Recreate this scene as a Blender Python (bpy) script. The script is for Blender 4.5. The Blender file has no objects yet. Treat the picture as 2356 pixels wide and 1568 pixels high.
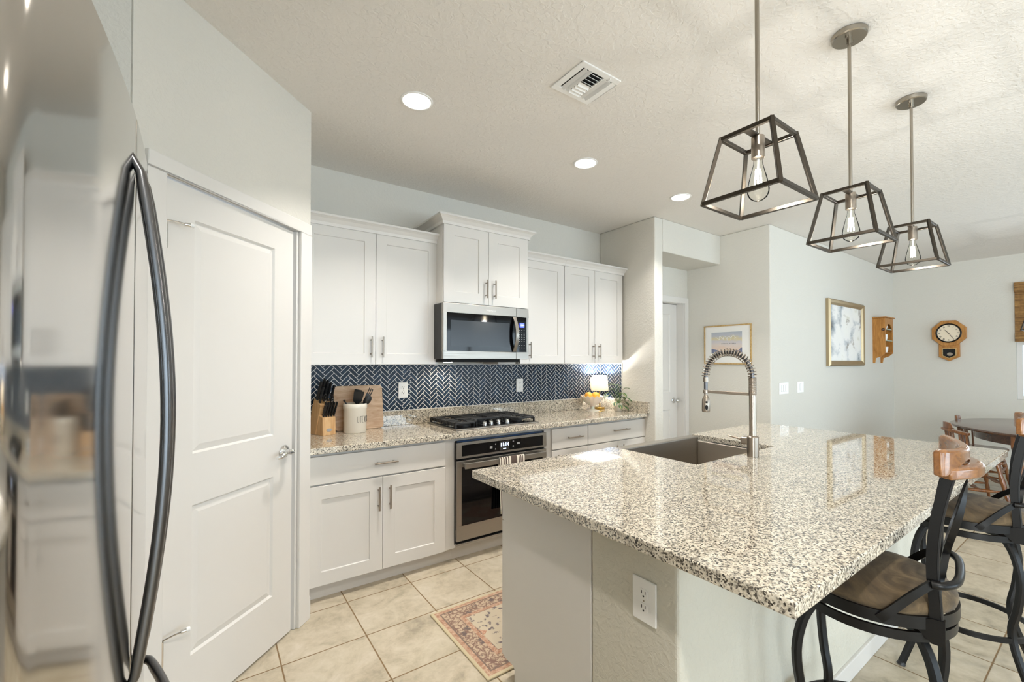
import bpy, bmesh, math, random
from math import sin, cos, pi, radians, sqrt
from mathutils import Vector, Matrix
random.seed(7)
SC = bpy.context.scene
COL = SC.collection
H = 2.814          # ceiling height

# ------------------------------------------------------------------ camera
YAW, PITCH, HC = radians(54.1214), radians(0.765), 1.4164
fwd = Vector((cos(YAW)*cos(PITCH), sin(YAW)*cos(PITCH), sin(PITCH)))
right = Vector((sin(YAW), -cos(YAW), 0))
up = right.cross(fwd)
cd = bpy.data.cameras.new('camera'); cam = bpy.data.objects.new('camera', cd); COL.objects.link(cam)
cd.sensor_fit = 'HORIZONTAL'; cd.sensor_width = 36
cd.lens = 1009.044/2356*36
cd.shift_x = -30.99/2356; cd.shift_y = 33.19/2356
cd.clip_start = 0.02; cd.clip_end = 60
m = Matrix((right, up, -fwd)).transposed().to_4x4(); m.translation = (0, 0, HC)
cam.matrix_world = m
SC.camera = cam

# ------------------------------------------------------------------ world, daylight, exposure
w = bpy.data.worlds.new('world'); SC.world = w; w.use_nodes = True
bg = w.node_tree.nodes['Background']; bg.inputs[0].default_value = (.80, .90, 1, 1); bg.inputs[1].default_value = 1.2
SC.view_settings.view_transform = 'Standard'; SC.view_settings.look = 'None'
SC.view_settings.gamma = 1; SC.view_settings.use_curve_mapping = False
SC.view_settings.exposure = 0.47
SC.cycles.max_bounces = 10; SC.cycles.diffuse_bounces = 6; SC.cycles.transparent_max_bounces = 16
SC.cycles.caustics_reflective = False; SC.cycles.caustics_refractive = False
SC.cycles.sample_clamp_indirect = 6

def light(name, kind, loc, energy, color=(1, 1, 1), rot=None, size=1, size_y=None, spot=None, radius=None):
    d = bpy.data.lights.new(name, kind); d.energy = energy; d.color = color
    if kind == 'AREA':
        d.shape = 'RECTANGLE' if size_y else 'DISK'; d.size = size
        if size_y: d.size_y = size_y
    if kind == 'SPOT': d.spot_size = spot; d.spot_blend = .6
    if radius is not None and kind != 'AREA': d.shadow_soft_size = radius
    o = bpy.data.objects.new(name, d); COL.objects.link(o); o.location = loc
    if rot: o.rotation_euler = rot
    return o
DAY = (.76, .87, 1)
# daylight standing in the openings of the south wall (glass doors) and of the east window
light('daylight_south', 'AREA', (1.2, -5.0, 1.2), 90, DAY, (radians(108), 0, 0), 3.6, 2.3)
light('daylight_south_right', 'AREA', (5.55, -5.0, 1.2), 150, DAY, (radians(108), 0, 0), 4.3, 2.3)
light('fill_west', 'AREA', (-1.32, -2.35, 1.35), 290, (.97, .97, 1), (0, radians(-99), 0), 2.1, 2.6)  # added fill through an invented west window, for the west-facing surfaces
light('daylight_east', 'AREA', (8.66, -.35, 1.6), 50, DAY, (0, radians(90), 0), 1.3, 1.9)
sun = light('sun', 'SUN', (3, -8, 6), 12, (.92, .96, 1)); sun.data.angle = radians(.6)
sun.rotation_euler = Vector((.12, .62, -.78)).to_track_quat('-Z', 'Y').to_euler()

# ------------------------------------------------------------------ materials
def lin(h):
    h = h.lstrip('#'); r = [int(h[i:i+2], 16)/255 for i in (0, 2, 4)]
    return tuple(c/12.92 if c <= .04045 else ((c+.055)/1.055)**2.4 for c in r)+(1,)
class NT:
    def __init__(s, name):
        s.m = bpy.data.materials.new(name); s.m.use_nodes = True
        s.t = s.m.node_tree; s.p = s.t.nodes['Principled BSDF']; s.out = s.t.nodes['Material Output']
    def n(s, t, **k):
        x = s.t.nodes.new(t)
        for a, b in k.items(): setattr(x, a, b)
        return x
    def l(s, a, b): s.t.links.new(a, b)
    def set(s, **k):
        for a, b in k.items(): s.p.inputs[a.replace('_', ' ')].default_value = b
        return s
    def coord(s, kind='Object', scale=None, rot=None):
        c = s.n('ShaderNodeTexCoord').outputs[kind]
        if scale is not None or rot is not None:
            mp = s.n('ShaderNodeMapping'); s.l(c, mp.inputs[0])
            if scale is not None: mp.inputs['Scale'].default_value = scale
            if rot is not None: mp.inputs['Rotation'].default_value = rot
            c = mp.outputs[0]
        return c
    def noise(s, vec, scale, detail=3, rough=.5, dist=0):
        x = s.n('ShaderNodeTexNoise'); s.l(vec, x.inputs['Vector'])
        x.inputs['Scale'].default_value = scale; x.inputs['Detail'].default_value = detail
        x.inputs['Roughness'].default_value = rough; x.inputs['Distortion'].default_value = dist
        return x.outputs['Fac']
    def voro(s, vec, scale, out='Distance', feature='F1'):
        x = s.n('ShaderNodeTexVoronoi', feature=feature); s.l(vec, x.inputs['Vector']); x.inputs['Scale'].default_value = scale
        return x.outputs[out]
    def ramp(s, fac, stops, const=False):
        x = s.n('ShaderNodeValToRGB'); e = x.color_ramp.elements
        if const: x.color_ramp.interpolation = 'CONSTANT'
        while len(e) < len(stops): e.new(.5)
        for i, (p, c) in enumerate(stops): e[i].position = p; e[i].color = lin(c) if isinstance(c, str) else (c, c, c, 1)
        s.l(fac, x.inputs[0]); return x.outputs[0]
    def mix(s, fac, a, b, blend='MIX'):
        x = s.n('ShaderNodeMix', data_type='RGBA', blend_type=blend)
        for i, v in ((0, fac), (6, a), (7, b)):
            if isinstance(v, (int, float)): x.inputs[i].default_value = v
            elif isinstance(v, str): x.inputs[i].default_value = lin(v)
            else: s.l(v, x.inputs[i])
        return x.outputs[2]
    def math(s, op, a, b=None, c=None):
        x = s.n('ShaderNodeMath', operation=op)
        for i, v in enumerate((a, b, c)):
            if v is None: continue
            if isinstance(v, (int, float)): x.inputs[i].default_value = v
            else: s.l(v, x.inputs[i])
        return x.outputs[0]
    def sep(s, vec):
        x = s.n('ShaderNodeSeparateXYZ'); s.l(vec, x.inputs[0]); return x.outputs
    def base(s, col): s.l(col, s.p.inputs['Base Color']); return s
    def bump(s, h, strength=.3, dist=.01):
        x = s.n('ShaderNodeBump'); s.l(h, x.inputs['Height']); x.inputs['Strength'].default_value = strength; x.inputs['Distance'].default_value = dist
        s.l(x.outputs[0], s.p.inputs['Normal']); return s

def plain(name, hexc, rough=.5, metal=0, **k):
    t = NT(name); t.set(Base_Color=lin(hexc), Roughness=rough, Metallic=metal, **k)
    # a faint unevenness so that no surface is perfectly flat in tone
    c = t.coord(); f = t.noise(c, 9, 2)
    t.l(t.ramp(f, [(0, max(0, rough-.03)), (1, min(1, rough+.03))]), t.p.inputs['Roughness'])
    return t.m
def plaster(name, hexc, bump=.25, scale=55, rough=.75):
    t = NT(name); c = t.coord(); t.set(Roughness=rough, Base_Color=lin(hexc))
    f = t.ramp(t.noise(c, scale, 3, .5, .6), [(.42, 0.), (.62, 1.)])
    t.bump(f, bump, .004); return t.m
def metal(name, hexc, rough, brushed=None, **k):
    t = NT(name); t.set(Metallic=1, Roughness=rough, Base_Color=lin(hexc), **k)
    if brushed:
        c = t.coord(scale=brushed); f = t.noise(c, 1, 3, .6)
        t.l(t.ramp(f, [(.3, max(.02, rough-.06)), (.7, rough+.08)]), t.p.inputs['Roughness'])
        t.bump(f, .04, .001)
    return t.m
def emit(name, hexc, strength):
    t = NT(name); t.set(Base_Color=lin(hexc), Emission_Color=lin(hexc), Emission_Strength=strength); return t.m
def clear_glass(name, tint='#f4f8f8', ior=1.45):
    t = NT(name); tr = t.n('ShaderNodeBsdfTransparent'); tr.inputs[0].default_value = lin(tint)
    gl = t.n('ShaderNodeBsdfGlossy'); gl.inputs['Roughness'].default_value = .02
    fr = t.n('ShaderNodeFresnel'); fr.inputs[0].default_value = ior
    mx = t.n('ShaderNodeMixShader'); t.l(fr.outputs[0], mx.inputs[0]); t.l(tr.outputs[0], mx.inputs[1]); t.l(gl.outputs[0], mx.inputs[2])
    t.l(mx.outputs[0], t.out.inputs[0]); return t.m
def wood(name, dark, lightc, scale=(2, 30, 30), rough=.35, coat=0.):
    t = NT(name); c = t.coord(scale=scale); f = t.noise(c, 1.2, 4, .6, 1.2)
    t.base(t.ramp(f, [(.3, dark), (.7, lightc)])); t.set(Roughness=rough, Coat_Weight=coat); t.bump(f, .06, .002); return t.m

def granite():
    t = NT('granite'); c = t.coord()
    n = t.noise(c, 30, 2)
    v = t.n('ShaderNodeTexVoronoi'); t.l(c, v.inputs[0]); v.inputs['Scale'].default_value = 235; v.inputs['Randomness'].default_value = 1
    sx = t.sep(v.outputs['Color'])[0]
    a = t.math('ADD', t.math('MULTIPLY', sx, .62), t.math('MULTIPLY', t.noise(c, 82, 5, .72, .6), .6))
    col = t.ramp(a, [(.0, '#24211e'), (.37, '#38332e'), (.44, '#786f65'), (.51, '#a99f8f'), (.60, '#cfc5b2'), (.75, '#dbd1bf'), (.9, '#e4dccd')])
    b = t.ramp(t.noise(c, 48, 3, .55), [(.40, 0.), (.5, 1.)])
    col = t.mix(t.math('MULTIPLY', t.math('SUBTRACT', 1., b), .35), col, '#6f6a62')
    t.base(col); t.set(Roughness=.05, Specular_IOR_Level=.75, Coat_Weight=.5, Coat_Roughness=.015); return t.m
def tile_floor():
    t = NT('floor_tile'); c = t.coord(); x, y, z = t.sep(c); S = .3872
    def edge(v, o):
        u = t.math('DIVIDE', t.math('SUBTRACT', v, o), S); f = t.math('FRACT', t.math('ADD', u, 100.))
        return t.math('MINIMUM', f, t.math('SUBTRACT', 1., f)), t.math('FLOOR', u)
    ex, ix = edge(x, .674); ey, iy = edge(y, 2.335)
    e = t.math('MINIMUM', ex, ey)
    g = t.ramp(e, [(.0062, 0.), (.0100, 1.)])
    off = t.n('ShaderNodeCombineXYZ'); t.l(t.math('MULTIPLY', ix, 3.7), off.inputs[0]); t.l(t.math('MULTIPLY', iy, 5.3), off.inputs[1])
    va = t.n('ShaderNodeVectorMath', operation='ADD'); t.l(c, va.inputs[0]); t.l(off.outputs[0], va.inputs[1])
    n1 = t.noise(va.outputs[0], 5, 6, .62, 1.0); n2 = t.noise(va.outputs[0], 22, 5, .7, .4)
    a = t.math('ADD', t.math('MULTIPLY', n1, .65), t.math('MULTIPLY', n2, .35))
    col = t.ramp(a, [(.33, '#968c7a'), (.43, '#b1a691'), (.52, '#c0b5a0'), (.66, '#cdc3b2')])
    t.base(t.mix(g, '#7d6444', col)); t.l(t.ramp(g, [(0, .9), (1, .36)]), t.p.inputs['Roughness'])
    h = t.math('ADD', t.math('MULTIPLY', g, 1.), t.math('MULTIPLY', n2, .25)); t.bump(h, .35, .004); return t.m
def rug_mat(x0, x1, y0, y1):
    t = NT('rug_pattern'); c0 = t.coord(); x, y, z = t.sep(c0)
    dn = t.n('ShaderNodeTexNoise'); t.l(c0, dn.inputs['Vector']); dn.inputs['Scale'].default_value = 38; dn.inputs['Detail'].default_value = 3
    mad = t.n('ShaderNodeVectorMath', operation='MULTIPLY_ADD'); t.l(dn.outputs['Color'], mad.inputs[0]); mad.inputs[1].default_value = (.05, .05, 0); t.l(c0, mad.inputs[2]); c = mad.outputs[0]
    dx = t.math('MINIMUM', t.math('SUBTRACT', x, x0), t.math('SUBTRACT', x1, x))
    dy = t.math('MINIMUM', t.math('SUBTRACT', y, y0), t.math('SUBTRACT', y1, y))
    e = t.math('MINIMUM', dx, dy)
    wear = t.noise(c0, 60, 5, .75)
    terr = t.mix(t.ramp(wear, [(.42, 0.), (.6, 1.)]), '#a37a63', '#c4a78f')
    v1 = t.n('ShaderNodeTexVoronoi', feature='DISTANCE_TO_EDGE'); t.l(c, v1.inputs[0]); v1.inputs['Scale'].default_value = 34
    vine = t.ramp(t.math('ADD', v1.outputs['Distance'], t.math('MULTIPLY', wear, .12)), [(.10, 0.), (.20, 1.)])
    fl = t.voro(c, 15); flr = t.ramp(t.math('ADD', fl, t.math('MULTIPLY', wear, .5)), [(.44, 0.), (.56, 1.)])
    band = t.mix(vine, '#80655a', '#b9a48c'); band = t.mix(flr, '#6b5d5a', band); band = t.mix(t.ramp(t.noise(c0, 120, 3, .6), [(.56, 0.), (.62, .8)]), band, '#7a5f52')
    # field: cream with scattered florets and terracotta lozenge medallions
    fieldv = t.voro(c, 27); ff = t.ramp(t.math('ADD', fieldv, t.math('MULTIPLY', wear, .5)), [(.46, 0.), (.60, 1.)])
    field = t.mix(ff, '#6f6466', '#bdb09a')
    px = t.math('ABSOLUTE', t.math('SUBTRACT', t.math('FRACT', t.math('DIVIDE', t.math('SUBTRACT', x, x0+.24), .56)), .5))
    py = t.math('ABSOLUTE', t.math('SUBTRACT', y, (y0+y1)/2))
    dm = t.math('ADD', t.math('MULTIPLY', px, 1.6), t.math('MULTIPLY', py, 3.4))
    dm = t.math('ADD', dm, t.math('MULTIPLY', wear, .14))
    med = t.ramp(dm, [(0, 1.), (.16, 0.), (.24, 1.), (.70, 0.)], True)
    field = t.mix(med, field, t.mix(t.ramp(wear, [(.45, 0.), (.62, 1.)]), '#a8775f', '#c9a991'))
    col = t.mix(t.ramp(e, [(0, 0.), (.145, 1.)], True), band, field)
    col = t.mix(t.ramp(e, [(0, 0.), (.118, 1.), (.142, 0.)], True), col, terr)
    col = t.mix(t.ramp(e, [(0, 0.), (.038, 1.), (.043, 0.)], True), col, '#7d6a5f')
    col = t.mix(t.ramp(e, [(0, 0.), (.013, 1.), (.038, 0.)], True), col, terr)
    col = t.mix(t.ramp(e, [(0, 1.), (.013, 0.)], True), col, '#c2b596')
    t.base(col); t.set(Roughness=.95); t.bump(t.noise(c, 700, 2), .4, .002); return t.m
def floral_art():
    t = NT('painting_canvas'); c0 = t.coord()
    dn = t.n('ShaderNodeTexNoise'); t.l(c0, dn.inputs['Vector']); dn.inputs['Scale'].default_value = 7; dn.inputs['Detail'].default_value = 4
    sub = t.n('ShaderNodeVectorMath', operation='SUBTRACT'); t.l(dn.outputs['Color'], sub.inputs[0]); sub.inputs[1].default_value = (.5, .5, .5)
    mad = t.n('ShaderNodeVectorMath', operation='MULTIPLY_ADD'); t.l(sub.outputs[0], mad.inputs[0]); mad.inputs[1].default_value = (.16, .16, .2); t.l(c0, mad.inputs[2]); c = mad.outputs[0]
    v = t.voro(c, 3.1); strokes = t.noise(t.coord(scale=(9, 9, 22)), 1, 4, .6, .8)
    col = t.ramp(t.math('ADD', v, t.math('MULTIPLY', t.math('SUBTRACT', strokes, .5), .35)), [(.1, '#dcd9cf'), (.2, '#f0efea'), (.52, '#ecebe9'), (.64, '#cbced0'), (.76, '#969ea4'), (.88, '#63696e')])
    col = t.mix(t.ramp(t.noise(c, 4.3, 3), [(.60, 0.), (.66, .7), (.72, 0.)]), col, '#7b6a58')
    t.base(col); t.set(Roughness=.6); t.bump(strokes, .25, .004); return t.m
def desert_art(z0, z1):
    t = NT('desert_print'); c = t.coord(); x, y, z = t.sep(c)
    g = t.math('DIVIDE', t.math('SUBTRACT', z, z0), z1-z0)
    nz = t.noise(c, 9, 4, .6, .8)
    a = t.math('ADD', g, t.math('MULTIPLY', t.math('SUBTRACT', nz, .5), .35))
    sky = t.ramp(a, [(.30, '#dcc4b4'), (.45, '#d8ccc6'), (.60, '#c9c6cc'), (.72, '#d2c7a2'), (.85, '#b9bcc6'), (1, '#aeb4be')])
    ridge = t.math('ADD', .26, t.math('MULTIPLY', t.math('SUBTRACT', t.noise(c, 6, 3), .45), .55))
    below = t.math('LESS_THAN', g, ridge)
    mount = t.mix(nz, '#4a5273', '#8d93ab')
    col = t.mix(below, sky, mount)
    col = t.mix(t.math('LESS_THAN', g, t.math('ADD', .09, t.math('MULTIPLY', nz, .1))), col, '#c9cbc6')
    t.base(col); t.set(Roughness=.25); return t.m
def bamboo():
    t = NT('woven_bamboo'); c = t.coord(); x, y, z = t.sep(c)
    s1 = t.noise(t.coord(scale=(1, 3, 130)), 1, 3, .6); s2 = t.noise(t.coord(scale=(1, 22, 14)), 1, 2)
    col = t.ramp(t.math('ADD', t.math('MULTIPLY', s1, .7), t.math('MULTIPLY', s2, .3)), [(.35, '#4e3317'), (.5, '#8a6434'), (.66, '#b38b52')])
    t.base(col); t.set(Roughness=.7); t.bump(s1, .4, .004); return t.m
def suede():
    t = NT('brown_suede'); c = t.coord(); n = t.noise(c, 7, 5, .65, 1.5)
    t.base(t.ramp(n, [(.3, '#33281a'), (.5, '#54442d'), (.7, '#7b684a')])); t.set(Roughness=.85, Sheen_Weight=.08); t.bump(t.noise(c, 180, 2), .15, .002); return t.m
def leafm():
    t = NT('plant_leaf'); c = t.coord(kind='UV'); x, y, z = t.sep(c)
    d = t.math('ABSOLUTE', t.math('SUBTRACT', x, .5))
    col = t.ramp(d, [(.0, '#c9c07a'), (.05, '#b9b566'), (.09, '#1b3a1f'), (.36, '#24482a'), (.46, '#6d8f55')])
    t.base(col); t.set(Roughness=.35); return t.m
def marble_navy():
    t = NT('navy_marble_tile'); c = t.coord(); n = t.noise(c, 26, 5, .6, 1.5)
    g = t.n('ShaderNodeNewGeometry')
    k = t.math('ADD', t.math('MULTIPLY', n, .8), t.math('MULTIPLY', g.outputs['Random Per Island'], .25))
    col = t.ramp(k, [(.3, '#0d1a2a'), (.58, '#16273a'), (.74, '#273d56'), (.84, '#7b899a')])
    t.base(col); t.set(Roughness=.3, Specular_IOR_Level=.2); return t.m

M = {}
M['wall'] = plaster('wall_paint', '#d6d3cb'); M['ceil'] = plaster('ceiling_paint', '#e8e4df', .35, 40)
M['trim'] = plain('white_trim', '#dddad6', .35); M['cab'] = plain('white_cabinet', '#d9d6d2', .32)
M['toe'] = plain('toe_kick', '#d2cdc7', .5)
M['granite'] = granite(); M['tile'] = tile_floor(); M['navy'] = marble_navy(); M['grout'] = plain('white_grout', '#f4f1ec', .8)
M['steel'] = metal('brushed_steel', '#a29d96', .36, (3, 3, 260)); M['steelh'] = metal('brushed_steel_fridge', '#c6c4c0', .10)
M['dsteel'] = metal('dark_steel', '#6e6e70', .28); M['nickel'] = metal('brushed_nickel', '#a1968a', .3)
M['chrome'] = metal('chrome', '#dedede', .06); M['sinkst'] = metal('sink_steel', '#b3aba0', .46)
M['bronze'] = metal('dark_bronze', '#4c463f', .36); M['rod'] = metal('nickel_rod', '#a49d92', .26)
M['blackm'] = plain('black_metal', '#0b0a0a', .36, 0, Specular_IOR_Level=.3); M['castiron'] = plain('cast_iron', '#17181a', .5)
M['blackg'] = plain('black_glass', '#08080a', .05, 0, Specular_IOR_Level=.32); M['rubber'] = plain('black_plastic', '#141416', .42)
M['greyg'] = plain('grey_mesh_window', '#22262b', .2, 0, Specular_IOR_Level=.4); M['blue'] = plain('blue_film', '#12355e', .3)
M['gap'] = plain('dark_gap', '#0b0b0c', .8)
M['bulb'] = clear_glass('bulb_glass', '#fbfbf8', 1.12); M['glass'] = clear_glass('window_glass')
M['fil'] = emit('bulb_filament', '#fff1d6', 60); M['lens'] = emit('downlight_lens', '#fff6e8', 9)
M['disp'] = emit('display_white', '#cfe0ff', 2.4); M['dispb'] = emit('display_blue', '#4a58f0', 1.6)
M['print'] = plain('grey_print', '#9a9a9a', .5); M['white'] = plain('white_plastic', '#f1f0ee', .35)
M['slot'] = plain('dark_slot', '#2d2a27', .6); M['ceramic'] = plain('cream_ceramic', '#e9e1d3', .12, 0, Coat_Weight=.4)
M['ink'] = plain('dark_ink', '#3b3733', .6); M['milk'] = plain('milk_glass', '#efe6d8', .25, 0, Subsurface_Weight=.1)
M['block'] = wood('knife_block_wood', '#b98a55', '#d8b384', (30, 30, 3), .45); M['board'] = wood('cutting_board_wood', '#b58f6d', '#d9bd9f', (5, 30, 22), .5)
M['oak'] = wood('oak', '#9a6428', '#c58c46', (30, 30, 4), .4); M['stoolw'] = wood('stool_wood', '#6b4220', '#8f5f30', (9, 40, 40), .26, .5)
M['dark'] = wood('dark_walnut', '#3a2418', '#5d3d29', (4, 30, 30), .22, .3); M['chairw'] = wood('chair_maple', '#5b3218', '#8f5a2c', (25, 25, 4), .3, .3)
M['orange'] = plain('orange_peel', '#eeae40', .45); M['brass'] = metal('brass', '#c9a452', .25)
M['suede'] = suede(); M['leaf'] = leafm(); M['stem'] = plain('plant_stem', '#4d6b35', .6)
M['gold'] = metal('gold_frame', '#b8a585', .42); M['goldw'] = wood('gilded_wood', '#a7854f', '#cdae78', (30, 30, 30), .4)
M['mat'] = plain('white_mat', '#ecebe8', .7); M['dial'] = plain('cream_dial', '#eadcc4', .5)
M['bamboo'] = bamboo(); M['art'] = floral_art(); M['lshade'] = None
M['stripew'] = plain('towel_cream', '#e6dfd2', .95); M['striped'] = plain('towel_brown', '#5a4c46', .95)
M['pot'] = plain('pale_pot', '#d8cfbf', .7); M['soil'] = plain('soil', '#3a2c20', .9)
t = NT('lamp_shade_fabric'); t.set(Base_Color=lin('#f8f4ec'), Roughness=.9, Transmission_Weight=0)
tl = t.n('ShaderNodeBsdfTranslucent'); tl.inputs[0].default_value = lin('#fffaf0'); mx = t.n('ShaderNodeMixShader'); mx.inputs[0].default_value = .7
t.l(t.p.outputs[0], mx.inputs[1]); t.l(tl.outputs[0], mx.inputs[2]); t.l(mx.outputs[0], t.out.inputs[0]); M['lshade'] = t.m

# ------------------------------------------------------------------ mesh helpers
V = Vector
def new(): return bmesh.new()
def box(bm, x0, x1, y0, y1, z0, z1, mi=0):
    vs = [bm.verts.new(p) for p in ((x0, y0, z0), (x1, y0, z0), (x1, y1, z0), (x0, y1, z0), (x0, y0, z1), (x1, y0, z1), (x1, y1, z1), (x0, y1, z1))]
    for f in ((3, 2, 1, 0), (4, 5, 6, 7), (0, 1, 5, 4), (1, 2, 6, 5), (2, 3, 7, 6), (3, 0, 4, 7)):
        bm.faces.new([vs[i] for i in f]).material_index = mi
def mbox(bm, T, a, b, mi=0):
    """box between corners a and b of a local frame T"""
    n0 = len(bm.verts); x0, y0, z0 = a; x1, y1, z1 = b
    box(bm, x0, x1, y0, y1, z0, z1, mi); bm.verts.ensure_lookup_table()
    for v in bm.verts[n0:]: v.co = T @ v.co
def prism(bm, poly, f, h, mi=0):
    """extrude a 2D polygon; f(u,v,w) gives the 3D point, w from 0 to h (or a pair)"""
    w0, w1 = h if isinstance(h, tuple) else (0, h)
    a = [bm.verts.new(f(u, v, w0)) for u, v in poly]; b = [bm.verts.new(f(u, v, w1)) for u, v in poly]
    n = len(poly)
    bm.faces.new(a[::-1]).material_index = mi; bm.faces.new(b).material_index = mi
    for i in range(n):
        bm.faces.new([a[i], a[(i+1) % n], b[(i+1) % n], b[i]]).material_index = mi
def frames(pts, closed=False, upv=None):
    n = len(pts); T = []
    for i in range(n):
        if closed: d = pts[(i+1) % n]-pts[i-1]
        else: d = pts[min(i+1, n-1)]-pts[max(i-1, 0)]
        T.append(d.normalized())
    if upv is not None:
        N = []
        for t in T:
            u = V(upv); u = (u-t*u.dot(t))
            N.append(u.normalized())
        return T, N
    a = V((0, 0, 1)) if abs(T[0].z) < .9 else V((1, 0, 0))
    N = [(a-T[0]*a.dot(T[0])).normalized()]
    for i in range(1, n):
        q = T[i-1].rotation_difference(T[i]); u = q @ N[-1]; N.append((u-T[i]*u.dot(T[i])).normalized())
    return T, N
def sweep(bm, pts, prof, closed=False, upv=None, scale=None, caps=True, mi=0, twist=None):
    """sweep a closed 2D profile (a along N, b along binormal) along a path"""
    pts = [V(p) for p in pts]; T, N = frames(pts, closed, upv); rings = []
    for i, p in enumerate(pts):
        n_, b_ = N[i], T[i].cross(N[i]); s = scale[i] if scale else 1
        if twist:
            q = Matrix.Rotation(twist[i], 3, T[i]); n_ = q @ n_; b_ = q @ b_
        rings.append([bm.verts.new(p+n_*a*s+b_*b*s) for a, b in prof])
    k = len(prof); R = len(rings)
    for i in range(R if closed else R-1):
        A, B = rings[i], rings[(i+1) % R]
        for j in range(k): bm.faces.new([A[j], A[(j+1) % k], B[(j+1) % k], B[j]]).material_index = mi
    if caps and not closed:
        bm.faces.new(rings[0][::-1]).material_index = mi; bm.faces.new(rings[-1]).material_index = mi
def circ(r, n=12, ry=None): return [(r*cos(2*pi*i/n), (ry or r)*sin(2*pi*i/n)) for i in range(n)]
def rect(a, b): return [(-a/2, -b/2), (a/2, -b/2), (a/2, b/2), (-a/2, b/2)]
def tube(bm, pts, r, n=12, **k): sweep(bm, pts, circ(r, n), **k)
def bar(bm, p, q, a, b, upv=None, mi=0): sweep(bm, [p, q], rect(a, b), upv=upv, mi=mi)
def cyl(bm, p, q, r, r2=None, n=20, mi=0): sweep(bm, [p, q], circ(r, n), scale=[1, (r2/r if r2 is not None else 1)], mi=mi)
def lathe(bm, prof, c=(0, 0, 0), n=28, mi=0, f=None, cap=True):
    c = V(c); f = f or (lambda x, y, z: V((x, y, z)))
    rings = []
    for r, z in prof:
        if r < 1e-6: rings.append([bm.verts.new(c+f(0, 0, z))])
        else: rings.append([bm.verts.new(c+f(r*cos(2*pi*i/n), r*sin(2*pi*i/n), z)) for i in range(n)])
    for A, B in zip(rings, rings[1:]):
        for i in range(n):
            j = (i+1) % n
            if len(A) == 1 and len(B) == 1: continue
            if len(A) == 1: fc = [A[0], B[j], B[i]]
            elif len(B) == 1: fc = [A[i], A[j], B[0]]
            else: fc = [A[i], A[j], B[j], B[i]]
            bm.faces.new(fc).material_index = mi
    if cap:
        for R_ in (rings[0], rings[-1]):
            if len(R_) > 1: bm.faces.new(R_).material_index = mi
def ball(bm, c, r, sx=1, sy=1, sz=1, n=20):
    k = n//2; lathe(bm, [(r*sin(pi*i/k), -r*sz*cos(pi*i/k)) for i in range(k+1)], c, n, f=lambda x, y, z: V((x*sx, y*sy, z)), cap=False)
def smoothpath(pts, k=6):
    P = [V(p) for p in pts]; out = []
    for i in range(len(P)-1):
        a, b, c, d = P[max(i-1, 0)], P[i], P[i+1], P[min(i+2, len(P)-1)]
        for j in range(k):
            s = j/k; out.append(.5*((2*b)+(c-a)*s+(2*a-5*b+4*c-d)*s*s+(3*b-a-3*c+d)*s**3))
    out.append(P[-1]); return out
def wmat(o): 
    return (wmat(o.parent) @ o.matrix_parent_inverse @ o.matrix_basis) if o.parent else o.matrix_basis.copy()
def link(o, parent, local=False):
    COL.objects.link(o)
    if parent:
        o.parent = parent
        if not local: o.matrix_parent_inverse = wmat(parent).inverted()
    return o
def part(name, bm, mats, parent=None, smooth=None, bevel=0, seg=2, local=False, label=None):
    bmesh.ops.remove_doubles(bm, verts=bm.verts, dist=1e-5)
    bmesh.ops.recalc_face_normals(bm, faces=bm.faces)
    me = bpy.data.meshes.new(name); bm.to_mesh(me); bm.free()
    for mt in (mats if isinstance(mats, list) else [mats]): me.materials.append(mt)
    if smooth:
        me.polygons.foreach_set('use_smooth', [True]*len(me.polygons)); me.set_sharp_from_angle(angle=radians(smooth))
    o = bpy.data.objects.new(name, me); link(o, parent, local)
    if bevel:
        b = o.modifiers.new('bevel', 'BEVEL'); b.width = bevel; b.segments = seg; b.limit_method = 'ANGLE'; b.angle_limit = radians(40)
    if label: o['label'] = label
    return o
def tag(o, label, cat, group=None):
    o['label'] = label; o['category'] = cat
    if group: o['group'] = group
    return o
def thing(name, label, cat, loc=(0, 0, 0), group=None, rz=0):
    o = bpy.data.objects.new(name, None); o.empty_display_size = .1; COL.objects.link(o)
    o.location = loc; o.rotation_euler = (0, 0, rz); return tag(o, label, cat, group)
def struct(name, bm, mats, parent=None, **k):
    o = part(name, bm, mats, parent, **k)
    if parent is None: o['kind'] = 'structure'
    return o
def copy_tree(o, parent=None):
    c = o.copy(); COL.objects.link(c)
    if parent: c.parent = parent
    for ch in list(o.children): copy_tree(ch, c)
    return c
def place(proto, first, loc, label, rz=0):
    o = proto if first else copy_tree(proto)
    o.location = loc; o.rotation_euler = (0, 0, rz); o['label'] = label
    return o
def text(name, body, size, origin, rv, uv, mat, parent, depth=.0006, sx=1, align='CENTER', bold=0):
    cu = bpy.data.curves.new(name, 'FONT'); cu.body = body; cu.size = size; cu.align_x = align; cu.align_y = 'CENTER'; cu.extrude = depth; cu.offset = bold
    tmp = bpy.data.objects.new(name, cu); COL.objects.link(tmp)
    dg = bpy.context.evaluated_depsgraph_get(); me = bpy.data.meshes.new_from_object(tmp.evaluated_get(dg))
    bpy.data.objects.remove(tmp); bpy.data.curves.remove(cu)
    rv, uv = V(rv).normalized(), V(uv).normalized(); nv = rv.cross(uv); o3 = V(origin)
    for v in me.vertices:
        c = v.co.copy(); v.co = o3+rv*c.x*sx+uv*c.y+nv*c.z
    me.materials.clear(); me.materials.append(mat)
    o = bpy.data.objects.new(name, me); link(o, parent); return o
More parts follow.
